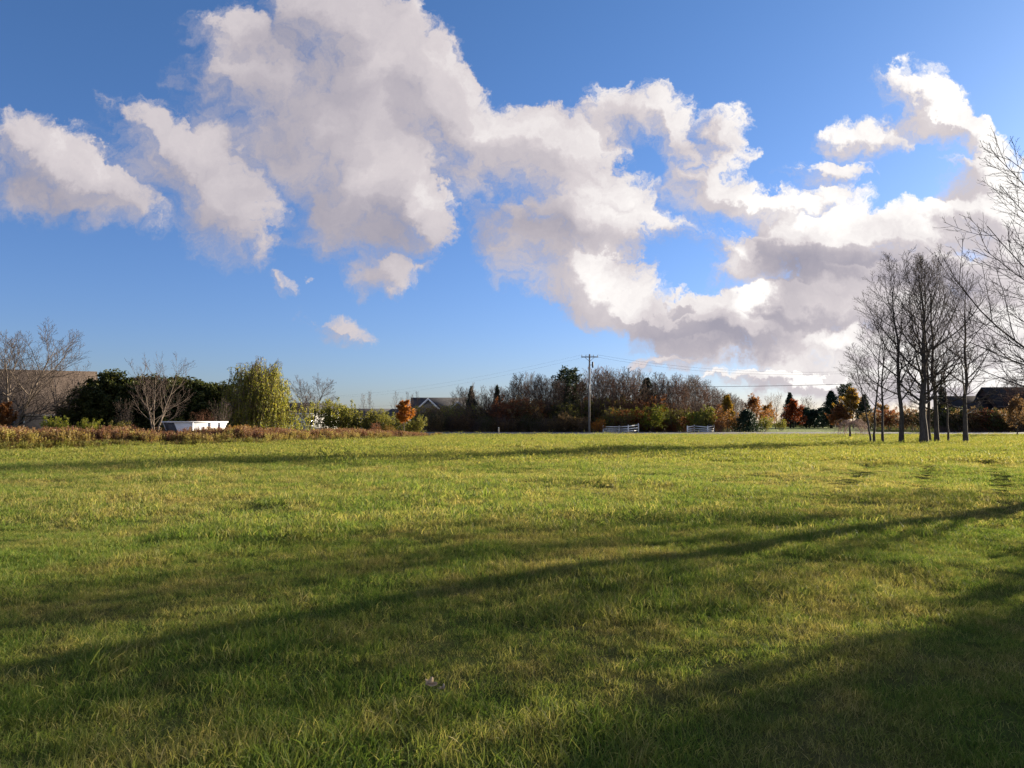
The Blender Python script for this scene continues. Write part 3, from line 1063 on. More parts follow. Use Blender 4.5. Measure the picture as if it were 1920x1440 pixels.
def field_points(seed, y0, y1, dens, margin=3.0):
    rng = np.random.default_rng(seed)
    wmax = 0.70 * y1 + margin
    n = int(2 * wmax * (y1 - y0) * dens)
    x, y = rng.uniform(-wmax, wmax, n), rng.uniform(y0, y1, n)
    k = np.abs(x) < 0.70 * y + margin
    return rng, x[k], y[k]


def weed_front(x, y):
    """positive in front of the weeds' edge (towards the camera)"""
    px = 960 + F * x / np.maximum(y, 1)
    d = np.interp(px, [-300, 0, 250, 490, 640, 790, 830, 900], [36, 43, 49, 56, 66, 82, 95, 99.5])
    return d - y


near = [turf_clump('near_turf', 10 + k, 0.17, 140, 0.064, 0.0034, 'grass_blades', 0.6) for k in range(4)]
mid_ = [turf_clump('mid_turf', 20 + k, 0.34, 140, 0.066, 0.0062, 'grass_blades', 0.6) for k in range(3)]
far_ = [turf_clump('far_turf', 30 + k, 0.75, 130, 0.070, 0.017, 'grass_far', 0.55) for k in range(3)]


def sow(name, seed, y0, y1, dens, protos, label, tilt=0.12):
    rng, x, y = field_points(seed, y0, y1, dens)
    k = (weed_front(x, y) > -0.6) & (y < road_y(x) - 4.2)
    x, y = x[k], y[k]
    v = 0.60 + 1.0 * vnoise(x, y, 0.55, 5) * vnoise(x, y, 2.1, 6) * 1.6 + 0.25 * vnoise(x, y, 0.12, 8)
    v = v * rng.uniform(0.75, 1.25, len(x)) * (1 - 0.55 * np.clip(1.2 * rut_depth(x, y), 0, 1))
    v = v * np.where(vnoise(x, y, 1.1, 11) > 0.90, 1.55, 1.0)
    rot = np.stack([rng.normal(0, tilt, len(x)), rng.normal(0, tilt, len(x)), rng.uniform(0, 6.283, len(x))], 1)
    scatter(name, np.stack([x, y, hgt(x, y)], 1), rot, v, protos, label, 'grass')


sow('near_grass', 1, 1.2, 11.5, 80, near, 'unmown green and straw grass in the foreground of the field')
sow('field_grass', 2, 10.5, 30, 21, mid_, 'sunlit yellow-green grass across the middle of the field')
sow('far_grass', 3, 28.5, 101, 5.0, far_, 'pale green grass at the far side of the field, up to the road')


# tall dry weeds along the left edge of the field
def weed_stalk(name, seed, H, plume, mats):
    rng = np.random.default_rng(seed)
    Vs, Qs, mi, n = [], [], [], 0
    k = 9
    a = rng.uniform(0, 6.283, k)
    p0 = np.stack([0.16 * np.cos(a), 0.10 * np.sin(a), np.full(k, -0.05)], 1)
    d = np.stack([rng.normal(0, 0.12, k), rng.normal(0, 0.12, k), np.ones(k)], 1)
    P = walk(rng, p0, d, H * rng.uniform(0.7, 1.05, k), 5, 0.0, 0.06)
    V, Q, _ = skin(P, np.full((k, 5), 0.007), 3)
    Vs.append(V); Qs.append(Q); mi += [0] * len(Q); n += len(V)
    # strap leaves low down
    b = P[:, 1:4].reshape(-1, 3)
    V, Q = leaves(rng, b, 0.15, 1, 0.05, 0.07, -0.5)
    Vs.append(V); Qs.append(Q + n); mi += [1] * len(Q); n += len(V)
    if plume:
        t = P[:, -1]
        V, Q = leaves(rng, np.concatenate([t, t - (0, 0, 0.09), t - (0, 0, 0.18), t - (0, 0, 0.26)]), 0.034, 4, 0.03, 0.5, -0.6)
        Vs.append(V); Qs.append(Q + n); mi += [2] * len(Q); n += len(V)
    Q = np.concatenate(Qs)
    me = mesh_from(name, np.concatenate(Vs), [Q], None, False, rng.uniform(0, 1, len(Q)))
    for m_ in mats:
        me.materials.append(MATS[m_])
    me.polygons.foreach_set('material_index', np.array(mi, np.int32))
    return bpy.data.objects.new(name, me)


reds = [weed_stalk('red_weed', 40 + k, 1.1, True, ('weed_red', 'weed_straw', 'weed_red')) for k in range(4)]
straws = [weed_stalk('straw_weed', 50 + k, 0.9, True, ('weed_straw', 'weed_green', 'weed_straw')) for k in range(3)]
lows = [weed_stalk('low_weed', 60 + k, 0.5, False, ('weed_green', 'weed_green', 'weed_green')) for k in range(3)]


def weed_band(name, seed, px0, px1, d_in0, d_in1, n, protos, s0, s1, label, patch=None):
    rng = np.random.default_rng(seed)
    px = rng.uniform(px0, px1, n)
    d = np.interp(px, [-300, 0, 250, 490, 640, 790, 830, 900], [36, 43, 49, 56, 66, 82, 95, 99.5]) + rng.uniform(d_in0, d_in1, n)
    x = (px - 960) / F * d
    s = rng.uniform(s0, s1, n)
    if patch:
        k = vnoise(x, d, 0.35, patch) > 0.36
        px, d, x, s = px[k], d[k], x[k], s[k]
    s = s * (0.75 + 0.5 * vnoise(x, d, 0.5, 9)) * np.interp(px, [-300, 480, 500, 700, 800, 860], [1, 1, 0.85, 0.8, 0.45, 0.35])
    m_ = len(x)
    rot = np.stack([rng.normal(0, 0.1, m_), rng.normal(0, 0.1, m_), rng.uniform(0, 6.283, m_)], 1)
    scatter(name, np.stack([x, d, hgt(x, d)], 1), rot, s, protos, label, 'weeds')


weed_band('tall_weeds', 71, -260, 560, 1.2, 6.0, 3600, reds, 0.55, 1.2, 'tall dry red-brown weeds along the left edge of the field')
weed_band('straw_weeds', 72, -260, 830, 0.2, 4.0, 3000, straws, 0.6, 1.25, 'straw-coloured weeds fringing the red-brown weeds', 4)
weed_band('short_weeds', 73, -260, 860, -0.4, 1.2, 1500, lows, 0.6, 1.1, 'short yellow-green tufts where weeds meet the mown field')
weed_band('russet_weeds', 74, 500, 800, 1.0, 8.0, 2600, reds, 0.7, 1.1, 'pinkish-brown weeds in front of the bushes by the orange sapling')


# ------------------------------------------------------------------ tree kinds
bare('grove_a', 101, 17.5, 0.29, 0.20, 'vase', 24, 9, 6, 2, 0.010, mats=('bark_grove', 'twig_grove'), bend=1.1, a0=1.0, a1=0.30, calm=0.55)
bare('grove_b', 102, 17.0, 0.17, 0.22, 'vase', 20, 8, 6, 2, 0.010, mats=('bark_grove', 'twig_grove'), bend=1.1, a0=0.95, a1=0.30, calm=0.55)
bare('grove_c', 103, 13.0, 0.095, 0.28, 'slim', 16, 7, 5, 2, 0.009, mats=('bark_grove', 'twig_grove'), bend=1.0, a0=0.9, a1=0.35, calm=0.55)
bare('grove_d', 104, 16.0, 0.18, 0.16, 'vase', 24, 8, 6, 2, 0.010, mats=('bark_grove', 'twig_grove'), bend=0.8, a0=1.25, a1=0.35, calm=0.55)
bare('wide_a', 111, 10.5, 0.22, 0.14, 'wide', 18, 9, 6, 2, 0.011, stems=3, calm=0.7, spreadstem=0.30, mats=('bark_tan', 'twig_brown'), bend=0.8, a0=0.95)
bare('wide_b', 112, 7.2, 0.11, 0.22, 'wide', 11, 6, 4, 1, 0.009, stems=3, calm=0.7, spreadstem=0.28, mats=('bark_tan', 'twig_brown'), bend=0.7, a0=0.9)
bare('wide_c', 113, 8.0, 0.14, 0.20, 'wide', 16, 7, 5, 2, 0.011, stems=2, spreadstem=0.22, mats=('bark_dark', 'twig_brown'), bend=0.6, a0=0.95)
for k in range(5):
    bare('thicket_%d' % k, 120 + k, 10.0, 0.10, 0.22, ('slim', 'vase', 'slim', 'wide', 'vase')[k], 20, 8, 6, 0, 0.014,
         mats=('bark_brown', 'twig_wood'), bend=1.0, a0=0.85, a1=0.35, sides=(6, 4, 3), calm=0.6)
for k in range(2):
    bare('whip_%d' % k, 130 + k, 9.0, 0.06, 0.4, 'slim', 14, 5, 3, 0, 0.013, mats=('bark_brown', 'twig_wood'), bend=1.2, a0=0.7, a1=0.3, sides=(5, 3, 3))
bare('maple_leafy', 140, 7.5, 0.13, 0.10, 'wide', 24, 7, 5, 0, 0.012, mats=('bark_dark', 'twig_brown'), leaf=('leaf_russet', 0.13, 3, 0.12, 0.8))
bare('maple_dense', 141, 8.0, 0.13, 0.05, 'wide', 34, 8, 5, 0, 0.012, mats=('bark_dark', 'twig_brown'), leaf=('leaf_red', 0.14, 4, 0.14, 0.95))
bare('sapling_leafy', 142, 4.2, 0.05, 0.30, 'slim', 18, 6, 4, 0, 0.008, mats=('bark_tan', 'twig_tan'), leaf=('leaf_orange', 0.07, 4, 0.07, 1.0), a0=0.8)
shrub('shrub_leafy', 150, 3.5, 3.6, 'leaf_olive', 18, 0.085, 3)
shrub('shrub_leafy2', 151, 4.0, 3.4, 'leaf_olive', 16, 0.09, 3, 0.85)
shrub('shrub_thin', 152, 4.0, 3.4, 'leaf_brown', 18, 0.08, 2, 0.55)
shrub('shrub_bare', 153, 4.2, 3.2, None, 20)
shrub('bush_small', 154, 2.0, 2.0, 'leaf_lime', 18, 0.05, 3, 1.0, rmin=0.006)
conifer('spruce', 160, 8.0, 4.4, 'leaf_spruce', 30, 8, 0.15)
conifer('spruce_squat', 161, 3.6, 4.0, 'leaf_spruce', 20, 11, 0.12, 0.2, 0.03, 0.7)
conifer('spruce_dense', 162, 6.5, 8.5, 'leaf_spruce', 34, 11, 0.20, 0.2, 0.03, 0.75)
pine('pine', 163, 10.5, 5.0, 'leaf_pine')
broad_evergreen('cedar_a', 170, 6.5, 4.6, 'leaf_evergreen')
broad_evergreen('cedar_b', 171, 6.0, 5.0, 'leaf_evergreen')
willow('willow', 180, 7.9, 6.0)


def at(px, d):
    """ground point under pixel column px at depth d"""
    v = -CAMZ / d
    y = HOR + F * CAMZ / d
    return ray(px, y)[0] * d


def top_h(y, d):
    return CAMZ + ray(960, y)[1] * d


RZ = random.Random(5)


def place(pname, name, label, cat, px, d, ytop=None, H=None, wid=1.0, rz=None, group=None, mats=None, X=None, lean=(0, 0)):
    p = PROTO[pname]
    H = H or top_h(ytop, d)
    s = H / p['H']
    x = at(px, d) if X is None else X
    root = bpy.data.objects.new(name, None)
    sc.collection.objects.link(root)
    root.empty_display_size = 0.3
    root.location = (x, d, hz(x, d) - 0.01)
    root.rotation_euler = (lean[1], lean[0], RZ.uniform(0, 6.28) if rz is None else rz)
    root.scale = (s * wid, s * wid, s)
    tag(root, label, cat, group)
    for pn, me in p['parts']:
        o = link(pn, me, root)
        if mats and pn in mats:
            o.material_slots[0].link = 'OBJECT'
            o.material_slots[0].material = MATS[mats[pn]]
    return root


# --- grove of bare trees right of the field
DG = 60
place('grove_c', 'bare_tree', 'slim bare tree at the left end of the grove, leaning left', 'tree', 1633, DG - 1.0, ytop=640, wid=1.5, rz=0.2, lean=(-0.13, 0))
place('grove_c', 'bare_tree', 'slim bare tree second from the left in the grove, nearly upright', 'tree', 1639, DG, ytop=575, wid=1.35, rz=2.1, lean=(-0.05, 0))
place('grove_c', 'bare_tree', 'slim bare tree third from the left in the grove, beside two thinner stems', 'tree', 1655, DG - 0.5, ytop=560, wid=1.4, rz=4.0, lean=(-0.08, 0))
place('grove_b', 'bare_tree', 'tall bare tree leaning left, left of the thick middle trunk', 'tree', 1690, DG, ytop=466, rz=1.0, wid=1.3, lean=(-0.075, 0))
place('grove_a', 'bare_tree', 'thickest bare tree in the middle of the grove', 'tree', 1732, DG - 1, ytop=458, rz=0.4, wid=1.35)
place('grove_b', 'bare_tree', 'bare tree with straight trunk just behind the thickest trunk of the grove', 'tree', 1743, DG + 2, ytop=470, rz=3.0, wid=1.05)
place('grove_d', 'bare_tree', 'bare tree just right of the thickest trunk of the grove', 'tree', 1757, DG + 1, ytop=474, rz=2.0, wid=1.2, lean=(-0.02, 0))
place('grove_c', 'bare_tree', 'thin bare tree between the thick trunk and the rightmost trunk of the grove', 'tree', 1778, DG + 3, ytop=560, rz=5.0)
place('grove_d', 'bare_tree', 'bare tree at the right end of the grove', 'tree', 1811, DG, ytop=508, rz=5.5, wid=1.35)

# --- the near tree whose boughs reach in from the right
def hero():
    rng = np.random.default_rng(207)
    H = 12.5
    P0, R0 = trunk_line(rng, H, 0.36, 16, (0, 0), 0.012, top=0.06)
    P1, R1 = spawn(rng, P0, R0, 76, 0.12, 0.97, lambda t: 1.52 - 1.0 * t, lambda t: 0.57 * (1 - 0.58 * t) + 0.05, 12, 0.60, 0.035, 0.19, 0.015, 0.16)
    P2, R2 = spawn(rng, P1, R1, 15, 0.15, 0.97, 0.62, 0.40, 7, 0.55, 0.045, 0.55, 0.0095, 0.3)
    P3, R3 = spawn(rng, P2, R2, 8, 0.15, 1.0, 0.62, 0.5, 5, 0.4, 0.05, 0.6, 0.006, 0.5)
    P4, R4 = spawn(rng, P3, R3, 2, 0.25, 1.0, 0.6, 0.5, 3, 0.3, 0.06, 0.7, 0.0048, 0.6)
    proto('hero', H, [('trunk', wood_mesh('hero_trunk', [(P0, R0, 12), (P1, R1, 7)], 'bark_dark')),
                      ('crown', wood_mesh('hero_crown', [(P2, R2, 4), (P3, R3, 3), (P4, R4, 3)], 'twig_dark'))])


hero()
place('hero', 'near_bare_tree', 'near bare tree reaching in from the right edge with long curved boughs', 'tree', 0, 19.9, H=12.8, X=17.75, rz=5.25, wid=1.14)
# evergreen beside it, out of the picture: its shade lies over the lower right grass
place('spruce_dense', 'shade_spruce', 'dense spruce right of the picture, shading the lower right grass', 'tree', 0, 13.0, H=5.6, X=16.3, rz=0.5, wid=0.9)

# --- left end: trees round the brown-roofed house
place('wide_a', 'bare_tree', 'large spreading bare tree at the far left in front of the brown roof', 'tree', 18, 60, ytop=588, rz=0.7, wid=1.25, mats={'crown': 'twig_grove'})
place('wide_b', 'bare_tree', 'smaller bare tree against the brown roof beside the dark hedge', 'tree', 108, 64, ytop=655, rz=2.2, wid=0.95)
place('sapling_leafy', 'orange_bush', 'orange-leaved bush at the foot of the far left bare tree', 'shrub', 8, 57, ytop=752, rz=1, wid=1.25, mats={'foliage': 'leaf_tawny'})
for i, (px, yt, d, wd, pn, lab) in enumerate([
        (150, 722, 65, 0.9, 'cedar_b', 'dark evergreen at the left end of the hedge by the brown-roofed house'),
        (180, 706, 67, 0.9, 'cedar_a', 'dark evergreen just left of the tallest one in the hedge'),
        (208, 690, 67, 0.9, 'cedar_b', 'tallest dark evergreen of the hedge, rising to a point'),
        (245, 701, 68, 0.95, 'cedar_a', 'dark evergreen of the hedge just right of the tallest one'),
        (280, 699, 69, 0.95, 'cedar_b', 'dark evergreen of the hedge directly behind the pale forked bare tree'),
        (318, 700, 68, 0.95, 'cedar_a', 'dark evergreen of the hedge right of the pale forked bare tree'),
        (352, 704, 69, 0.95, 'cedar_b', 'dark evergreen of the hedge above the left part of the white skip'),
        (385, 710, 69, 0.9, 'cedar_a', 'dark evergreen of the hedge above the right part of the white skip'),
        (416, 714, 70, 0.9, 'cedar_b', 'dark evergreen of the hedge touching the willow')]):
    place(pn, 'evergreen_tree', lab, 'tree', px, d, ytop=yt, wid=wd * 1.35, group='dark evergreen hedge on the left')
place('wide_b', 'bare_tree', 'pale forked bare tree in front of the dark evergreen hedge', 'tree', 290, 58, ytop=656, rz=0.2, wid=0.95)
place('wide_b', 'bare_tree', 'low pale bare tree between the white skip and the willow', 'tree', 412, 62, ytop=745, rz=1.2, wid=0.7)
place('wide_b', 'bare_tree', 'small pale bare sapling left of the forked bare tree', 'tree', 235, 59, ytop=745, rz=3.2, wid=0.6)
place('bush_small', 'green_bush', 'bright green bush by the window of the brown-roofed house', 'shrub', 105, 54, ytop=777, wid=0.75)
place('bush_small', 'green_bush', 'bright green bush at the foot of the tallest hedge evergreen', 'shrub', 167, 55, ytop=782, wid=0.75)
place('bush_small', 'green_bush', 'yellow-green bush left of the forked bare tree', 'shrub', 222, 56, ytop=786, wid=0.8, mats={'foliage': 'leaf_olive'})
place('bush_small', 'green_bush', 'yellow-green bush just left of the white skip', 'shrub', 325, 62, ytop=780, wid=0.9, mats={'foliage': 'leaf_olive'})
place('shrub_bare', 'red_shrub', 'red-twigged shrub behind the white skip', 'shrub', 380, 61, ytop=764, wid=0.8, mats={'stems': 'twig_russet'})
place('willow', 'willow_tree', 'yellow-green weeping willow tree right of the dark hedge', 'tree', 485, 68, ytop=668, rz=0.6)
place('bush_small', 'yellow_bush', 'golden bush at the left foot of the willow', 'shrub', 450, 59, ytop=795, wid=1.1, mats={'foliage': 'leaf_gold'})
place('wide_c', 'bare_tree', 'dark bare tree right of the willow in front of the white house', 'tree', 578, 92, ytop=698, rz=0.3, wid=1.3)
place('shrub_bare', 'bare_shrub', 'bare grey shrub below the white house', 'shrub', 560, 84, ytop=782)

# --- bushes between the willow and the gabled house
for px, yt, d, pn, mt, lab in [
        (622, 744, 88, 'shrub_leafy', 'leaf_olive', 'olive-green bush right of the dark bare tree'),
        (650, 748, 89, 'shrub_leafy2', 'leaf_olive', 'tall olive-green bush in the middle of the bushes right of the willow'),
        (677, 764, 88, 'shrub_leafy', 'leaf_olive', 'lower olive bush left of the grey roof'),
        (712, 770, 87, 'shrub_leafy2', 'leaf_olive', 'dull green bush in front of the grey roof'),
        (736, 764, 89, 'shrub_leafy', 'leaf_olive', 'dull green bush just left of the orange sapling'),
        (775, 776, 89, 'shrub_leafy', 'leaf_olive', 'green bush just right of the orange sapling'),
        (705, 788, 84, 'shrub_thin', 'leaf_russet', 'low russet bush below the grey roof'),
        (728, 792, 83, 'shrub_thin', 'leaf_gold', 'low tawny bush left of the orange sapling')]:
    place(pn, 'bush', lab, 'shrub', px, d, ytop=yt, wid=0.85, mats={'foliage': mt}, group='bushes right of the willow')
place('sapling_leafy', 'orange_sapling', 'orange-leaved sapling with a thin pale trunk', 'tree', 757, 83, ytop=748, wid=1.5, rz=0.5)
for i, px in enumerate((681, 692, 742, 752, 765, 772, 783)):
    place('whip_%d' % (i % 2), 'bare_sapling', 'thin bare sapling standing behind the bushes around the orange sapling', 'tree', px, 122 + i, ytop=RZ.uniform(730, 742),
          group='thin bare saplings behind the bushes')

# --- thicket along the far side of the road
place('spruce', 'small_spruce', 'small dark spruce right of the gabled house', 'tree', 883, 124, ytop=722, wid=0.8)
place('spruce', 'small_spruce', 'small dark spruce in the thicket, second right of the gabled house', 'tree', 932, 126, ytop=720, wid=0.65)
place('pine', 'pine_tree', 'round-headed dark pine left of the utility pole', 'tree', 1065, 124, ytop=685, wid=1.35, rz=2)
place('spruce', 'dark_conifer', 'dark conifer among bare trees right of the utility pole', 'tree', 1214, 128, ytop=706, wid=1.3)
place('shrub_leafy2', 'dark_conifer_scrub', 'dark leafy scrub below the round-headed pine', 'shrub', 1062, 119, ytop=752, mats={'foliage': 'leaf_evergreen'})
TK = 0
for lo, hi, n, y0, y1, lab, grp in [
        (862, 955, 18, 716, 744, 'bare grey tree of the thicket left of the tallest bare trees', 'bare trees of the left thicket'),
        (958, 1030, 17, 690, 722, 'tall bare grey tree of the thicket left of the pine', 'bare trees left of the pine'),
        (1034, 1104, 16, 700, 725, 'bare grey tree around the pine and the utility pole', 'bare trees around the pine'),
        (1110, 1205, 22, 680, 712, 'tall bare tree of the thicket just right of the utility pole', 'bare trees right of the pole'),
        (1222, 1300, 20, 696, 716, 'bare tree of the dense clump above the gap between the white fences', 'bare trees above the fence gap'),
        (1300, 1395, 22, 706, 745, 'bare tree at the sloping right end of the thicket', 'bare trees at the right end of the thicket')]:
    for k in range(n):
        px = lo + (hi - lo) * (k + RZ.uniform(0.1, 0.9)) / n
        f = (px - lo) / (hi - lo)
        yt = RZ.uniform(y0, y1)
        if hi == 1395:
            yt = 700 + 42 * f + RZ.uniform(-5, 10)
        TK += 1
        nm = ('thicket_%d' % (TK % 5)) if TK % 4 else ('whip_%d' % (TK % 2))
        place(nm, 'bare_tree', lab, 'tree', px, RZ.uniform(116, 140), ytop=yt, wid=RZ.uniform(1.1, 1.6), group=grp,
              mats={'crown': RZ.choice(['twig_wood', 'twig_wood', 'twig_dark', 'twig_russet'])})
for lo, hi, n, y0, y1, protos, mts, lab, grp in [
        (792, 950, 22, 756, 776, ('shrub_thin', 'shrub_bare', 'shrub_thin'), ('leaf_brown', 'leaf_olive', 'leaf_brown'), 'shaded brown scrub below the gabled house and small spruces', 'shaded scrub on the left of the thicket'),
        (945, 1010, 12, 742, 760, ('shrub_thin', 'shrub_leafy2'), ('leaf_russet', 'leaf_russet', 'leaf_brown'), 'russet scrub bush in the middle of the thicket', 'russet scrub of the thicket'),
        (1005, 1100, 14, 745, 768, ('shrub_thin', 'shrub_leafy'), ('leaf_olive', 'leaf_evergreen', 'leaf_brown'), 'shaded olive scrub left of the utility pole', 'olive scrub left of the pole'),
        (1112, 1200, 14, 735, 765, ('shrub_thin', 'shrub_thin', 'shrub_leafy'), ('leaf_brown', 'leaf_russet', 'leaf_olive'), 'brown scrub behind the left white fence', 'brown scrub behind the left fence'),
        (1128, 1345, 15, 760, 785, ('shrub_leafy', 'shrub_leafy2', 'shrub_thin'), ('leaf_olive', 'leaf_lime', 'leaf_olive', 'leaf_gold', 'leaf_tawny'), 'olive and yellow-green bush between the two white fences', 'bushes between the fences'),
        (1215, 1360, 16, 748, 768, ('shrub_thin', 'shrub_bare'), ('leaf_brown', 'leaf_russet'), 'brown undergrowth below the right part of the thicket', 'brown undergrowth on the right'),
        (800, 1100, 24, 776, 790, ('shrub_thin', 'shrub_bare', 'shrub_leafy'), ('leaf_brown', 'leaf_evergreen'), 'low dark scrub at the roadside left of the utility pole', 'roadside scrub')]:
    for k in range(n):
        px = lo + (hi - lo) * (k + RZ.uniform(0.1, 0.9)) / n
        d = {'roadside scrub': RZ.uniform(110.5, 113), 'bushes between the fences': RZ.uniform(112, 116) + (6 if 1180 < px < 1290 else 0), 'brown undergrowth on the right': RZ.uniform(125, 134),
             'brown scrub behind the left fence': RZ.uniform(121, 130)}.get(grp) or RZ.uniform(114, 122)
        place(RZ.choice(protos), 'scrub_bush', lab, 'shrub', px, d, ytop=RZ.uniform(y0, y1) - 6, wid=RZ.uniform(0.9, 1.25), group=grp, mats={'foliage': RZ.choice(mts)})
place('shrub_leafy', 'orange_shrub', 'low orange-red shrub at the foot of the utility pole', 'shrub', 1119, 110, ytop=783, wid=0.9, mats={'foliage': 'leaf_orange'})
place('shrub_leafy', 'yellow_green_bush', 'bright yellow-green bush above the gap right of the left fence', 'shrub', 1212, 115, ytop=757, mats={'foliage': 'leaf_lime'})
place('shrub_leafy2', 'yellow_green_bush', 'yellow-green bush directly behind the left white fence', 'shrub', 1147, 113, ytop=770, mats={'foliage': 'leaf_lime'})
place('sapling_leafy', 'yellow_tree', 'slender yellow-leaved tree at the right end of the thicket', 'tree', 1364, 116, ytop=738, wid=1.15, mats={'foliage': 'leaf_yellow'})
place('shrub_leafy', 'yellow_bush', 'golden bush left of the squat green spruce', 'shrub', 1380, 117, ytop=768, wid=0.8, mats={'foliage': 'leaf_gold'})
place('shrub_thin', 'red_brown_shrub', 'red-brown shrub at the right end of the right white fence', 'shrub', 1349, 111, ytop=782, wid=0.8, mats={'foliage': 'leaf_russet', 'stems': 'twig_russet'})
for i, px in enumerate((1205, 1222, 1240, 1258)):
    place('bush_small', 'tawny_bush', 'low tawny bush on the verge between the white fences', 'shrub', px, 118, ytop=790, group='tawny verge bushes', mats={'foliage': 'leaf_russet' if i % 2 else 'leaf_gold'})

# --- garden trees beyond the road on the right
place('spruce_squat', 'squat_spruce', 'squat dark green spruce beside the road', 'tree', 1400, 113, ytop=766, wid=1.15)
place('maple_leafy', 'russet_maple', 'russet-leaved maple behind the squat spruce', 'tree', 1416, 150, ytop=736, wid=1.35)
place('maple_leafy', 'orange_maple', 'small coppery maple right of the squat spruce', 'tree', 1438, 160, ytop=752, wid=1.1, mats={'foliage': 'leaf_gold'})
place('wide_c', 'bare_tree', 'pinkish bare tree left of the red maple', 'tree', 1455, 200, ytop=732, wid=0.9, mats={'crown': 'twig_pink'})
place('shrub_leafy', 'small_garden_tree', 'small olive garden tree right of the squat spruce', 'tree', 1434, 135, ytop=779, mats={'foliage': 'leaf_olive'}, wid=0.8)
place('shrub_leafy2', 'small_garden_tree', 'small yellow-green garden tree left of the red maple', 'tree', 1464, 150, ytop=782, mats={'foliage': 'leaf_lime'}, wid=0.8)
place('maple_dense', 'red_maple', 'bright red maple on the far lawn', 'tree', 1488, 222, ytop=746, wid=1.25)
place('spruce', 'dark_spruce', 'dark spruce rising behind the bright red maple', 'tree', 1482, 235, ytop=734, wid=1.1)
place('wide_c', 'bare_tree', 'pale bare tree right of the bright red maple', 'tree', 1518, 245, ytop=738, wid=0.9, mats={'crown': 'twig_pink'})
for px, yt, lab in ((1512, 762, 'dark hedge conifer right of the red maple'), (1527, 766, 'dark hedge conifer below the pale bare tree'),
                    (1543, 762, 'dark hedge conifer left of the pointed spruce')):
    place('cedar_b', 'hedge_conifer', lab, 'tree', px, 235, ytop=yt, wid=1.5, group='dark hedge beyond the lawn', mats={'crown': 'leaf_spruce'})
place('spruce', 'dark_spruce', 'pointed dark spruce left of the orange and gold tree', 'tree', 1559, 225, ytop=731, wid=1.5)
place('maple_dense', 'gold_tree', 'tall orange and gold tree behind the leaning grove stem', 'tree', 1600, 215, ytop=724, wid=1.15, mats={'foliage': 'leaf_gold'})
place('maple_dense', 'russet_tree', 'russet tree in front of the pointed spruce', 'tree', 1576, 212, ytop=755, wid=1.4, mats={'foliage': 'leaf_russet'})
place('pine', 'dark_pine', 'dark pine top behind the orange and gold tree', 'tree', 1588, 228, ytop=716, wid=1.2)
place('spruce', 'dark_spruce', 'dark spruce between the leaning grove stems', 'tree', 1622, 205, ytop=738, wid=1.2)
place('maple_leafy', 'gold_tree', 'low gold tree seen between the grove stems', 'tree', 1655, 200, ytop=752, wid=1.4, mats={'foliage': 'leaf_gold'})
place('spruce', 'dark_spruce', 'dark spruce right of the thickest grove trunk', 'tree', 1768, 150, ytop=722, wid=0.85)
for px, yt, d, mt in ((1640, 768, 170, 'leaf_brown'), (1668, 762, 168, 'leaf_russet'), (1690, 768, 165, 'leaf_brown'), (1712, 760, 160, 'leaf_brown'), (1738, 762, 155, 'leaf_evergreen'),
                      (1762, 758, 150, 'leaf_brown'), (1788, 756, 117, 'leaf_evergreen'), (1812, 760, 115, 'leaf_brown'), (1838, 763, 114, 'leaf_russet'), (1860, 760, 113, 'leaf_evergreen'), (1884, 762, 113, 'leaf_brown'), (1912, 765, 112, 'leaf_brown')):
    place('shrub_leafy2', 'hedge_shrub', 'dark hedge shrub in the row behind the grove trunks', 'shrub', px, d, ytop=yt, wid=1.4, mats={'foliage': mt}, group='dark hedge behind the grove')
place('wide_c', 'bare_tree', 'bare pinkish tree behind the leaning tall grove tree', 'tree', 1700, 190, ytop=742, mats={'crown': 'twig_pink'})
place('maple_leafy', 'brown_leafed_tree', 'brown-leaved tree in front of the dark roof at the right edge', 'tree', 1908, 92, ytop=738, wid=1.1, mats={'foliage': 'leaf_brown'})
place('wide_c', 'bare_tree', 'bare reddish tree above the dark roof at the right edge', 'tree', 1918, 120, ytop=690, mats={'crown': 'twig_russet'})


# small weeping tree left of the grove
def weeper():
    rng = np.random.default_rng(77)
    P0, R0 = trunk_line(rng, 1.15, 0.11, 6, wob=0.03, top=0.6)
    n = 46
    a = rng.uniform(0, 6.283, n)
    p0 = np.repeat(P0[:, -1], n, 0)
    d = np.stack([np.cos(a), np.sin(a), rng.uniform(0.5, 1.6, n)], 1)
    P1 = walk(rng, p0, d, rng.uniform(1.6, 2.6, n), 9, 3.4, 0.05, (0, 0, -1))
    P1[..., 2] = np.maximum(P1[..., 2], 0.25)
    R1 = np.full((n, 9), 0.014)
    P2, R2 = spawn(rng, P1, R1, 9, 0.25, 1.0, 0.5, 0.35, 5, 1.4, 0.06, 0.7, 0.009, 0.5, tropic=(0, 0, -1))
    P2[..., 2] = np.maximum(P2[..., 2], 0.12)
    proto('weeper', 1.9, [('trunk', wood_mesh('weeper_trunk', [(P0, R0, 8)], 'bark_dark')),
                          ('crown', wood_mesh('weeper_crown', [(P1, R1, 3), (P2, R2, 3)], 'twig_pink'))])


weeper()
place('weeper', 'weeping_tree', 'small pale weeping tree on a short dark trunk left of the grove', 'tree', 1594, 82, H=2.1, wid=0.95)


# ------------------------------------------------------------------ buildings
def root(name, label, cat, loc, rz=0.0, group=None):
    o = bpy.data.objects.new(name, None)
    sc.collection.objects.link(o)
    o.location = loc
    o.rotation_euler = (0, 0, rz)
    return tag(o, label, cat, group)


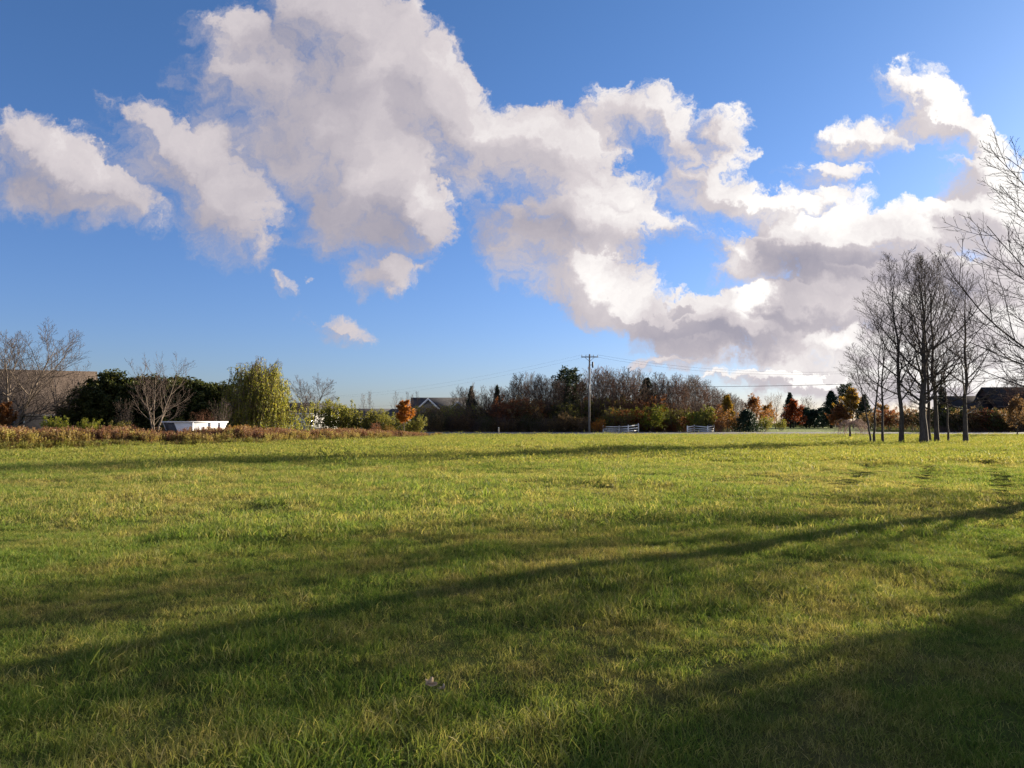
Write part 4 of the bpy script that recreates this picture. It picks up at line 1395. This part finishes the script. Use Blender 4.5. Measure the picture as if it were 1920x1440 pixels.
def gable_house(name, label, px, d, rz, L, W, eave, ridge, wallm, roofm, windows=(), over=0.45, trim='trim_white', gables=(), X=None, gutter=None):
    """ridge along local x, front face towards local -y"""
    x = at(px, d) if X is None else X
    r = root(name, label, 'house', (x, d, 0), rz)
    mb = MB()
    mb.box(-L / 2, L / 2, -W / 2, W / 2, -0.2, eave)
    for s in (-1, 1):
        e = s * L / 2
        mb.prism([(e, -W / 2, eave), (e, W / 2, eave), (e, 0, ridge - 0.05)], (-s * 0.2, 0, 0))
    mb.build('wall', wallm, r)
    mb = MB()
    k = (ridge - eave) / (W / 2)
    lo = eave - over * k
    for s in (-1, 1):
        mb.slab([(-L / 2 - over, s * (W / 2 + over), lo), (L / 2 + over, s * (W / 2 + over), lo), (L / 2 + over, 0, ridge), (-L / 2 - over, 0, ridge)], (0, 0, 0.16))
    rf = mb.build('roof', roofm, r)
    mb = MB()
    for s in (-1, 1):
        mb.box(-L / 2 - over, L / 2 + over, s * (W / 2 + over) - 0.03 + s * 0.035, s * (W / 2 + over) + 0.03 + s * 0.035, lo - 0.16, lo + 0.1)
    mb.build('gutter', gutter or trim, rf)
    for (wx, wz, ww, wh) in windows:
        fr = MB()
        y = -W / 2
        for a_, b_, c_, e_ in ((wx - ww / 2 - 0.1, wx + ww / 2 + 0.1, wz - wh / 2 - 0.1, wz - wh / 2), (wx - ww / 2 - 0.1, wx + ww / 2 + 0.1, wz + wh / 2, wz + wh / 2 + 0.1),
                               (wx - ww / 2 - 0.1, wx - ww / 2, wz - wh / 2, wz + wh / 2), (wx + ww / 2, wx + ww / 2 + 0.1, wz - wh / 2, wz + wh / 2), (wx - 0.03, wx + 0.03, wz - wh / 2, wz + wh / 2)):
            fr.box(a_, b_, y - 0.07, y - 0.003, c_, e_)
        wo = fr.build('window', trim, r)
        mb = MB()
        mb.box(wx - ww / 2, wx + ww / 2, y - 0.03, y - 0.005, wz - wh / 2, wz + wh / 2)
        mb.build('pane', 'window_glass', wo)
    for (gx_, gw, ge, gr, gd) in gables:
        # front-facing cross gable with white barge boards and a louvred window
        mb = MB()
        y0 = -W / 2 - gd
        mb.box(gx_ - gw / 2, gx_ + gw / 2, y0, -W / 2 + 0.01, -0.2, ge)
        mb.prism([(gx_ - gw / 2, y0, ge), (gx_ + gw / 2, y0, ge), (gx_, y0, gr)], (0, 0.2, 0))
        g = mb.build('gable_wall', wallm, r)
        mb = MB()
        kk = (gr - ge) / (gw / 2)
        o_ = 0.35
        for s in (-1, 1):
            mb.slab([(gx_ + s * (gw / 2 + o_), y0 - 0.4, ge - o_ * kk), (gx_, y0 - 0.4, gr), (gx_, 0, gr), (gx_ + s * (gw / 2 + o_), 0, ge - o_ * kk)], (0, 0, 0.16))
        mb.build('gable_roof', roofm, g)
        for s in (-1, 1):
            mb = MB()
            mb.slab([(gx_ + s * (gw / 2 + o_ + 0.05), y0 - 0.47, ge - o_ * kk - 0.22), (gx_, y0 - 0.47, gr - 0.22), (gx_, y0 - 0.405, gr - 0.22), (gx_ + s * (gw / 2 + o_ + 0.05), y0 - 0.405, ge - o_ * kk - 0.22)], (0, 0, 0.42))
            mb.build('barge_board', trim, g)
        mb = MB()
        mb.box(gx_ - 0.5, gx_ + 0.5, y0 - 0.05, y0 - 0.003, ge - 0.9, ge + 0.3)
        mb.build('window', 'window_glass', g)
    return r


gable_house('brown_roofed_house', 'house with a broad brown shingle roof at the far left', 40, 74, math.radians(24), 14.0, 10.0, 2.7, 6.75, 'siding_dark', 'roof_brown',
            [(1.4, 1.6, 1.1, 1.2), (-3.4, 1.6, 1.1, 1.2), (4.4, 1.6, 1.1, 1.2)], X=at(48, 74) - 1.6, gutter='steel_dark')
gable_house('white_house', 'white house with a dark roof half hidden right of the willow', 565, 135, math.radians(35), 11, 8, 3.4, 5.1, 'siding_white', 'roof_grey',
            [(-3.4, 1.8, 1.1, 1.3), (0.0, 1.8, 1.1, 1.3), (3.4, 1.8, 1.1, 1.3)])
gable_house('grey_roofed_house', 'low house with a dark grey roof between the bushes', 700, 150, math.radians(12), 11, 8, 2.7, 4.3, 'siding_grey', 'roof_grey', [(-2.5, 1.7, 1.2, 1.2), (2.5, 1.7, 1.2, 1.2)])
gable_house('gabled_house', 'grey-roofed house with two white-trimmed front gables', 828, 158, math.radians(4), 12, 9.5, 3.9, 6.8, 'siding_grey', 'roof_grey',
            [(-1.0, 1.7, 1.2, 1.2)], gables=[(-2.6, 4.6, 4.3, 6.5, 1.2), (3.4, 3.8, 4.1, 5.9, 0.9)])
h4 = gable_house('dark_roofed_house', 'dark house with a stepped roof at the right edge behind the grove', 1935, 128, math.radians(-6), 15, 9, 4.6, 7.6, 'brick_dark', 'roof_dark', [(-4, 1.8, 1.2, 1.3), (0, 1.8, 1.2, 1.3)], trim='steel_dark')
mb = MB()
mb.box(-13.5, -7.48, -3.6, 3.6, -0.2, 3.6)
mb.prism([(-13.45, -3.6, 3.6), (-13.45, 3.6, 3.6), (-13.45, 0, 6.1)], (0.2, 0, 0))
wg = mb.build('wing_wall', 'brick_dark', h4)
mb = MB()
for s in (-1, 1):
    mb.slab([(-13.9, s * 4.0, 3.32), (-7.2, s * 4.0, 3.32), (-7.2, 0, 6.1), (-13.9, 0, 6.1)], (0, 0, 0.16))
mb.build('wing_roof', 'roof_dark', wg)
mb = MB()
mb.box(3.6, 4.4, -0.4, 0.4, 6.4, 8.3)
mb.box(3.5, 4.5, -0.5, 0.5, 8.3, 8.45)
mb.build('chimney', 'brick_dark', h4)

# ------------------------------------------------------------------ white skip behind the weeds
X = at(366, 57)
sk = root('skip_container', 'white open-topped skip with sloping ends behind the tall weeds', 'container', (X, 57, 0), math.radians(56))
# long side towards local -y, which turns towards the camera and the sun
L1, L0, Wd, z0, z1 = 4.4, 3.0, 1.5, 0.12, 1.62
mb = MB()
mb.slab([(-L0 / 2, -Wd / 2, z0), (L0 / 2, -Wd / 2, z0), (L1 / 2, -Wd / 2, z1), (-L1 / 2, -Wd / 2, z1)], (0, 0.06, 0))
mb.build('side_panel', 'skip_white', sk)
mb = MB()
mb.slab([(-L0 / 2, Wd / 2 - 0.06, z0), (L0 / 2, Wd / 2 - 0.06, z0), (L1 / 2, Wd / 2 - 0.06, z1), (-L1 / 2, Wd / 2 - 0.06, z1)], (0, 0.06, 0))
mb.build('side_panel', 'skip_white', sk)
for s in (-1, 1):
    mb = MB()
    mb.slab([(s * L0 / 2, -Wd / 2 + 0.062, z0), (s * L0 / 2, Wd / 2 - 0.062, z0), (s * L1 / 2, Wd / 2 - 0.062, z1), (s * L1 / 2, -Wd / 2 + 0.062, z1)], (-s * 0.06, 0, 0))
    mb.build('end_panel', 'steel_dark' if s < 0 else 'skip_white', sk)  # shade put into the colour: one sloping end dark, the other white
mb = MB()
mb.box(-L0 / 2 + 0.07, L0 / 2 - 0.07, -Wd / 2 + 0.065, Wd / 2 - 0.065, 0.0, z0 + 0.05)
mb.build('floor_plate', 'steel_dark', sk)
mb = MB()
for s in (-1, 1):
    mb.box(-L1 / 2 - 0.06, L1 / 2 + 0.06, s * Wd / 2 - 0.06 + s * 0.01, s * Wd / 2 + 0.06 + s * 0.01, z1 + 0.002, z1 + 0.10)
    mb.box(s * L1 / 2 - 0.06, s * L1 / 2 + 0.06, -Wd / 2 + 0.075, Wd / 2 - 0.075, z1 + 0.004, z1 + 0.098)
mb.build('rim', 'skip_white', sk)
for xr in (-0.75, 0.75, 1.6):
    mb = MB()
    mb.box(xr - 0.05, xr + 0.05, -Wd / 2 - 0.07, -Wd / 2 - 0.003, z0 + 0.1, z1)
    mb.build('rib', 'skip_white', sk)

# ------------------------------------------------------------------ utility pole and wires
XP = at(1105, 109)
PH = top_h(664, 109)
pole = root('utility_pole', 'weathered wooden utility pole with crossarm beside the road', 'utility pole', (XP, 109, 0))
mb = MB()
mb.tube([(0, 0, -0.3), (0.01, 0, PH * 0.5), (0.10, 0, PH)], [0.17, 0.145, 0.11], 12)
mb.build('shaft', 'pole_wood', pole, True)
mb = MB()
mb.box(-1.15, 1.35, -0.19, -0.09, PH - 0.50, PH - 0.36)
ca = mb.build('crossarm', 'pole_wood', pole)
for xi in (-1.05, -0.45, 0.65, 1.25):
    mb = MB()
    mb.tube([(xi, -0.14, PH - 0.36), (xi, -0.14, PH - 0.25), (xi, -0.14, PH - 0.22), (xi, -0.14, PH - 0.12)], [0.03, 0.03, 0.06, 0.045], 8)
    mb.build('insulator', 'ceramic', ca, True)
for s in (-1, 1):
    mb = MB()
    mb.bar((0.08, -0.16, PH - 1.1), (0.08 + s * 0.7, -0.20, PH - 0.47), 0.03, 0.05)
    mb.build('brace', 'steel_dark', pole)
mb = MB()
mb.tube([(0.55, -0.05, PH - 2.0), (0.55, -0.05, PH - 1.92), (0.55, -0.05, PH - 1.2), (0.55, -0.05, PH - 1.12)], [0.10, 0.13, 0.13, 0.08], 12)
mb.bar((0.1, -0.05, PH - 1.6), (0.45, -0.05, PH - 1.6), 0.05, 0.08)
mb.build('switch_box', 'steel_dark', pole, True)
mb = MB()
mb.tube([(0.02, -0.16, PH * 0.52), (0.05, -0.15, PH * 0.58), (0.06, -0.145, PH * 0.62)], [0.035, 0.05, 0.03], 6)
mb.build('guard_sleeve', 'trim_white', pole, True)


def far_pole(px, d, H, lab):
    p = root('utility_pole', lab, 'utility pole', (at(px, d), d, 0))
    mb = MB()
    mb.tube([(0, 0, -0.3), (0, 0, H)], [0.16, 0.11], 8)
    mb.build('shaft', 'pole_wood', p, True)
    mb = MB()
    mb.box(-1.2, 1.2, -0.2, -0.1, H - 0.5, H - 0.36)
    mb.build('crossarm', 'pole_wood', p)
    return at(px, d), H


XL, HL = far_pole(573, 205, 9.2, 'distant utility pole hidden in the dark bare tree right of the willow')
XR, HR = far_pole(1985, 88, 10.6, 'utility pole beyond the right edge carrying the wires')


def wire(lab, a, b, sag, r=0.014):
    n = 40
    t = np.linspace(0, 1, n)[:, None]
    P = np.asarray(a) * (1 - t) + np.asarray(b) * t
    P[:, 2] -= (4 * sag * t * (1 - t))[:, 0]
    mb = MB()
    mb.tube(P, r, 4)
    tag(mb.build('overhead_wire', 'steel_dark', None, True), lab, 'wire', 'overhead wires')


zt = PH - 0.12
wire('uppermost overhead wire running right from the roadside pole', (XP + 1.25, 108.86, zt), (XR + 1, 87.85, HR - 0.4), 2.6, 0.009)
wire('second overhead wire running right from the crossarm of the roadside pole', (XP - 0.45, 108.86, zt), (XR - 1, 87.85, HR - 0.4), 2.9, 0.009)
wire('thick low overhead cable running right from the middle of the roadside pole', (XP + 0.15, 108.86, PH * 0.60), (XR, 87.85, HR - 3.3), 0.6, 0.026)
wire('uppermost overhead wire running left from the roadside pole', (XP - 1.05, 108.86, zt), (XL - 1, 204.85, HL - 0.4), 1.6, 0.006)
wire('second overhead wire running left from the crossarm of the roadside pole', (XP + 0.65, 108.86, zt), (XL + 1, 204.85, HL - 0.4), 2.0, 0.006)
wire('low overhead cable running left from the middle of the roadside pole', (XP - 0.12, 108.86, PH * 0.60), (XL, 204.85, HL - 3.4), 1.0, 0.009)


# ------------------------------------------------------------------ white rail fences
def rail_fence(label, pts, rails, hgt_, posth):
    r = root('rail_fence', label, 'fence', (pts[0][0], pts[0][1], 0.15), 0, 'white rail fences by the driveway')
    P = [np.array((p[0] - pts[0][0], p[1] - pts[0][1], 0.0)) for p in pts]
    for p, h in zip(P, posth):
        mb = MB()
        mb.box(p[0] - 0.08, p[0] + 0.08, p[1] - 0.08, p[1] + 0.08, -0.3, h)
        mb.hexa([(p[0] - 0.11, p[1] - 0.11, h + 0.002), (p[0] + 0.11, p[1] - 0.11, h + 0.002), (p[0] + 0.11, p[1] + 0.11, h + 0.002), (p[0] - 0.11, p[1] + 0.11, h + 0.002),
                 (p[0] - 0.03, p[1] - 0.03, h + 0.09), (p[0] + 0.03, p[1] - 0.03, h + 0.09), (p[0] + 0.03, p[1] + 0.03, h + 0.09), (p[0] - 0.03, p[1] + 0.03, h + 0.09)])
        mb.build('post', 'fence_white', r)
    for i in range(len(P) - 1):
        t = nrm(P[i + 1] - P[i]) * 0.082
        for z in rails:
            mb = MB()
            mb.bar(P[i] + t + (0, 0, z * posth[i]), P[i + 1] - t + (0, 0, z * posth[i + 1]), 0.05, 0.15)
            mb.build('rail', 'fence_white', r)


def fp(px, d):
    return (at(px, d), d)


rail_fence('longer white rail fence right of the utility pole', [fp(1131, 110.0), fp(1161, 110.4), fp(1178, 108.2), fp(1197, 112.0)], (0.25, 0.55, 0.88), 1.2, [1.0, 0.98, 1.08, 1.3])
rail_fence('shorter white rail fence left of the squat spruce', [fp(1289, 108.4), fp(1302, 111.6), fp(1327, 109.2), fp(1339, 111.6)], (0.25, 0.55, 0.88), 1.2, [0.98, 1.1, 0.95, 1.1])

# dark mailbox-like box on the right fence
bx = root('dark_box', 'small dark box standing behind the right white fence', 'box', (at(1331, 111.4), 111.4, 0))
mb = MB()
mb.box(-0.06, 0.06, -0.06, 0.06, -0.1, 0.85)
mb.build('post', 'post_wood', bx)
mb = MB()
a_ = np.linspace(0, math.pi, 9)
mb.prism([(0.55 * math.cos(t) * 0.7, -0.3, 1.1 + 0.28 * math.sin(t)) for t in a_] + [(-0.385, -0.3, 0.86), (0.385, -0.3, 0.86)], (0, 0.6, 0))
mb.build('box_body', 'steel_dark', bx)

# survey marker post in front of the road
mk = root('marker_post', 'short pale wooden marker post at the roadside edge of the field', 'post', (at(935, 92), 92, 0))
mb = MB()
mb.box(-0.075, 0.075, -0.05, 0.05, -0.2, 0.95)
mb.build('stake', 'post_wood', mk)
mb = MB()
mb.hexa([(-0.085, -0.06, 0.952), (0.085, -0.06, 0.952), (0.085, 0.06, 0.952), (-0.085, 0.06, 0.952), (-0.05, -0.03, 1.06), (0.05, -0.03, 1.06), (0.05, 0.03, 1.06), (-0.05, 0.03, 1.06)])
mb.build('cap', 'trim_white', mk)


# ------------------------------------------------------------------ dead leaves and molehills in the grass
def dead_leaf(label, px, py, size, rz, tilt):
    x, y = ground_xy(px, py)
    z = hz(x, y) + 0.065
    r = root('dead_leaf', label, 'leaf', (x, y, z), rz)
    r.rotation_euler = (tilt, 0.2, rz)
    n = 40
    t = np.linspace(0, 2 * math.pi, n, endpoint=False)
    rad = size * (0.62 + 0.30 * np.abs(np.cos(2.5 * t)) ** 1.5 * np.where(np.cos(t) < -0.9, 0.4, 1))
    X, Y = rad * np.cos(t), rad * np.sin(t) * 0.8
    Z = 1.4 * (Y ** 2) / size + 0.5 * X ** 2 / size + 0.1 * size * np.sin(5 * t)
    V = np.concatenate([[(0, 0, 0)], np.stack([X * 0.5, Y * 0.5, Z * 0.25], 1), np.stack([X, Y, Z], 1)])
    T = [(0, 1 + i, 1 + (i + 1) % n) for i in range(n)]
    Q = [(1 + i, 1 + n + i, 1 + n + (i + 1) % n, 1 + (i + 1) % n) for i in range(n)]
    me = mesh_from('blade', V, [np.array(Q), np.array(T)], 'leaf_dead', True)
    o = link('blade', me, r)
    sm = o.modifiers.new('thick', 'SOLIDIFY')
    sm.thickness = 0.0015
    mb = MB()
    mb.tube([(-size * 0.75, 0, 0.02 * size), (0, 0, 0.012), (size * 0.7, 0, size * 0.28)], [0.003, 0.003, 0.0012], 6)
    mb.build('midrib', 'twig_tan', r, True)


dead_leaf('large pale curled dead leaf in the grass at lower centre', 806, 1287, 0.046, 0.4, 0.55)
dead_leaf('smaller dead leaf touching the right of the large pale leaf', 830, 1296, 0.032, 2.0, -0.4)
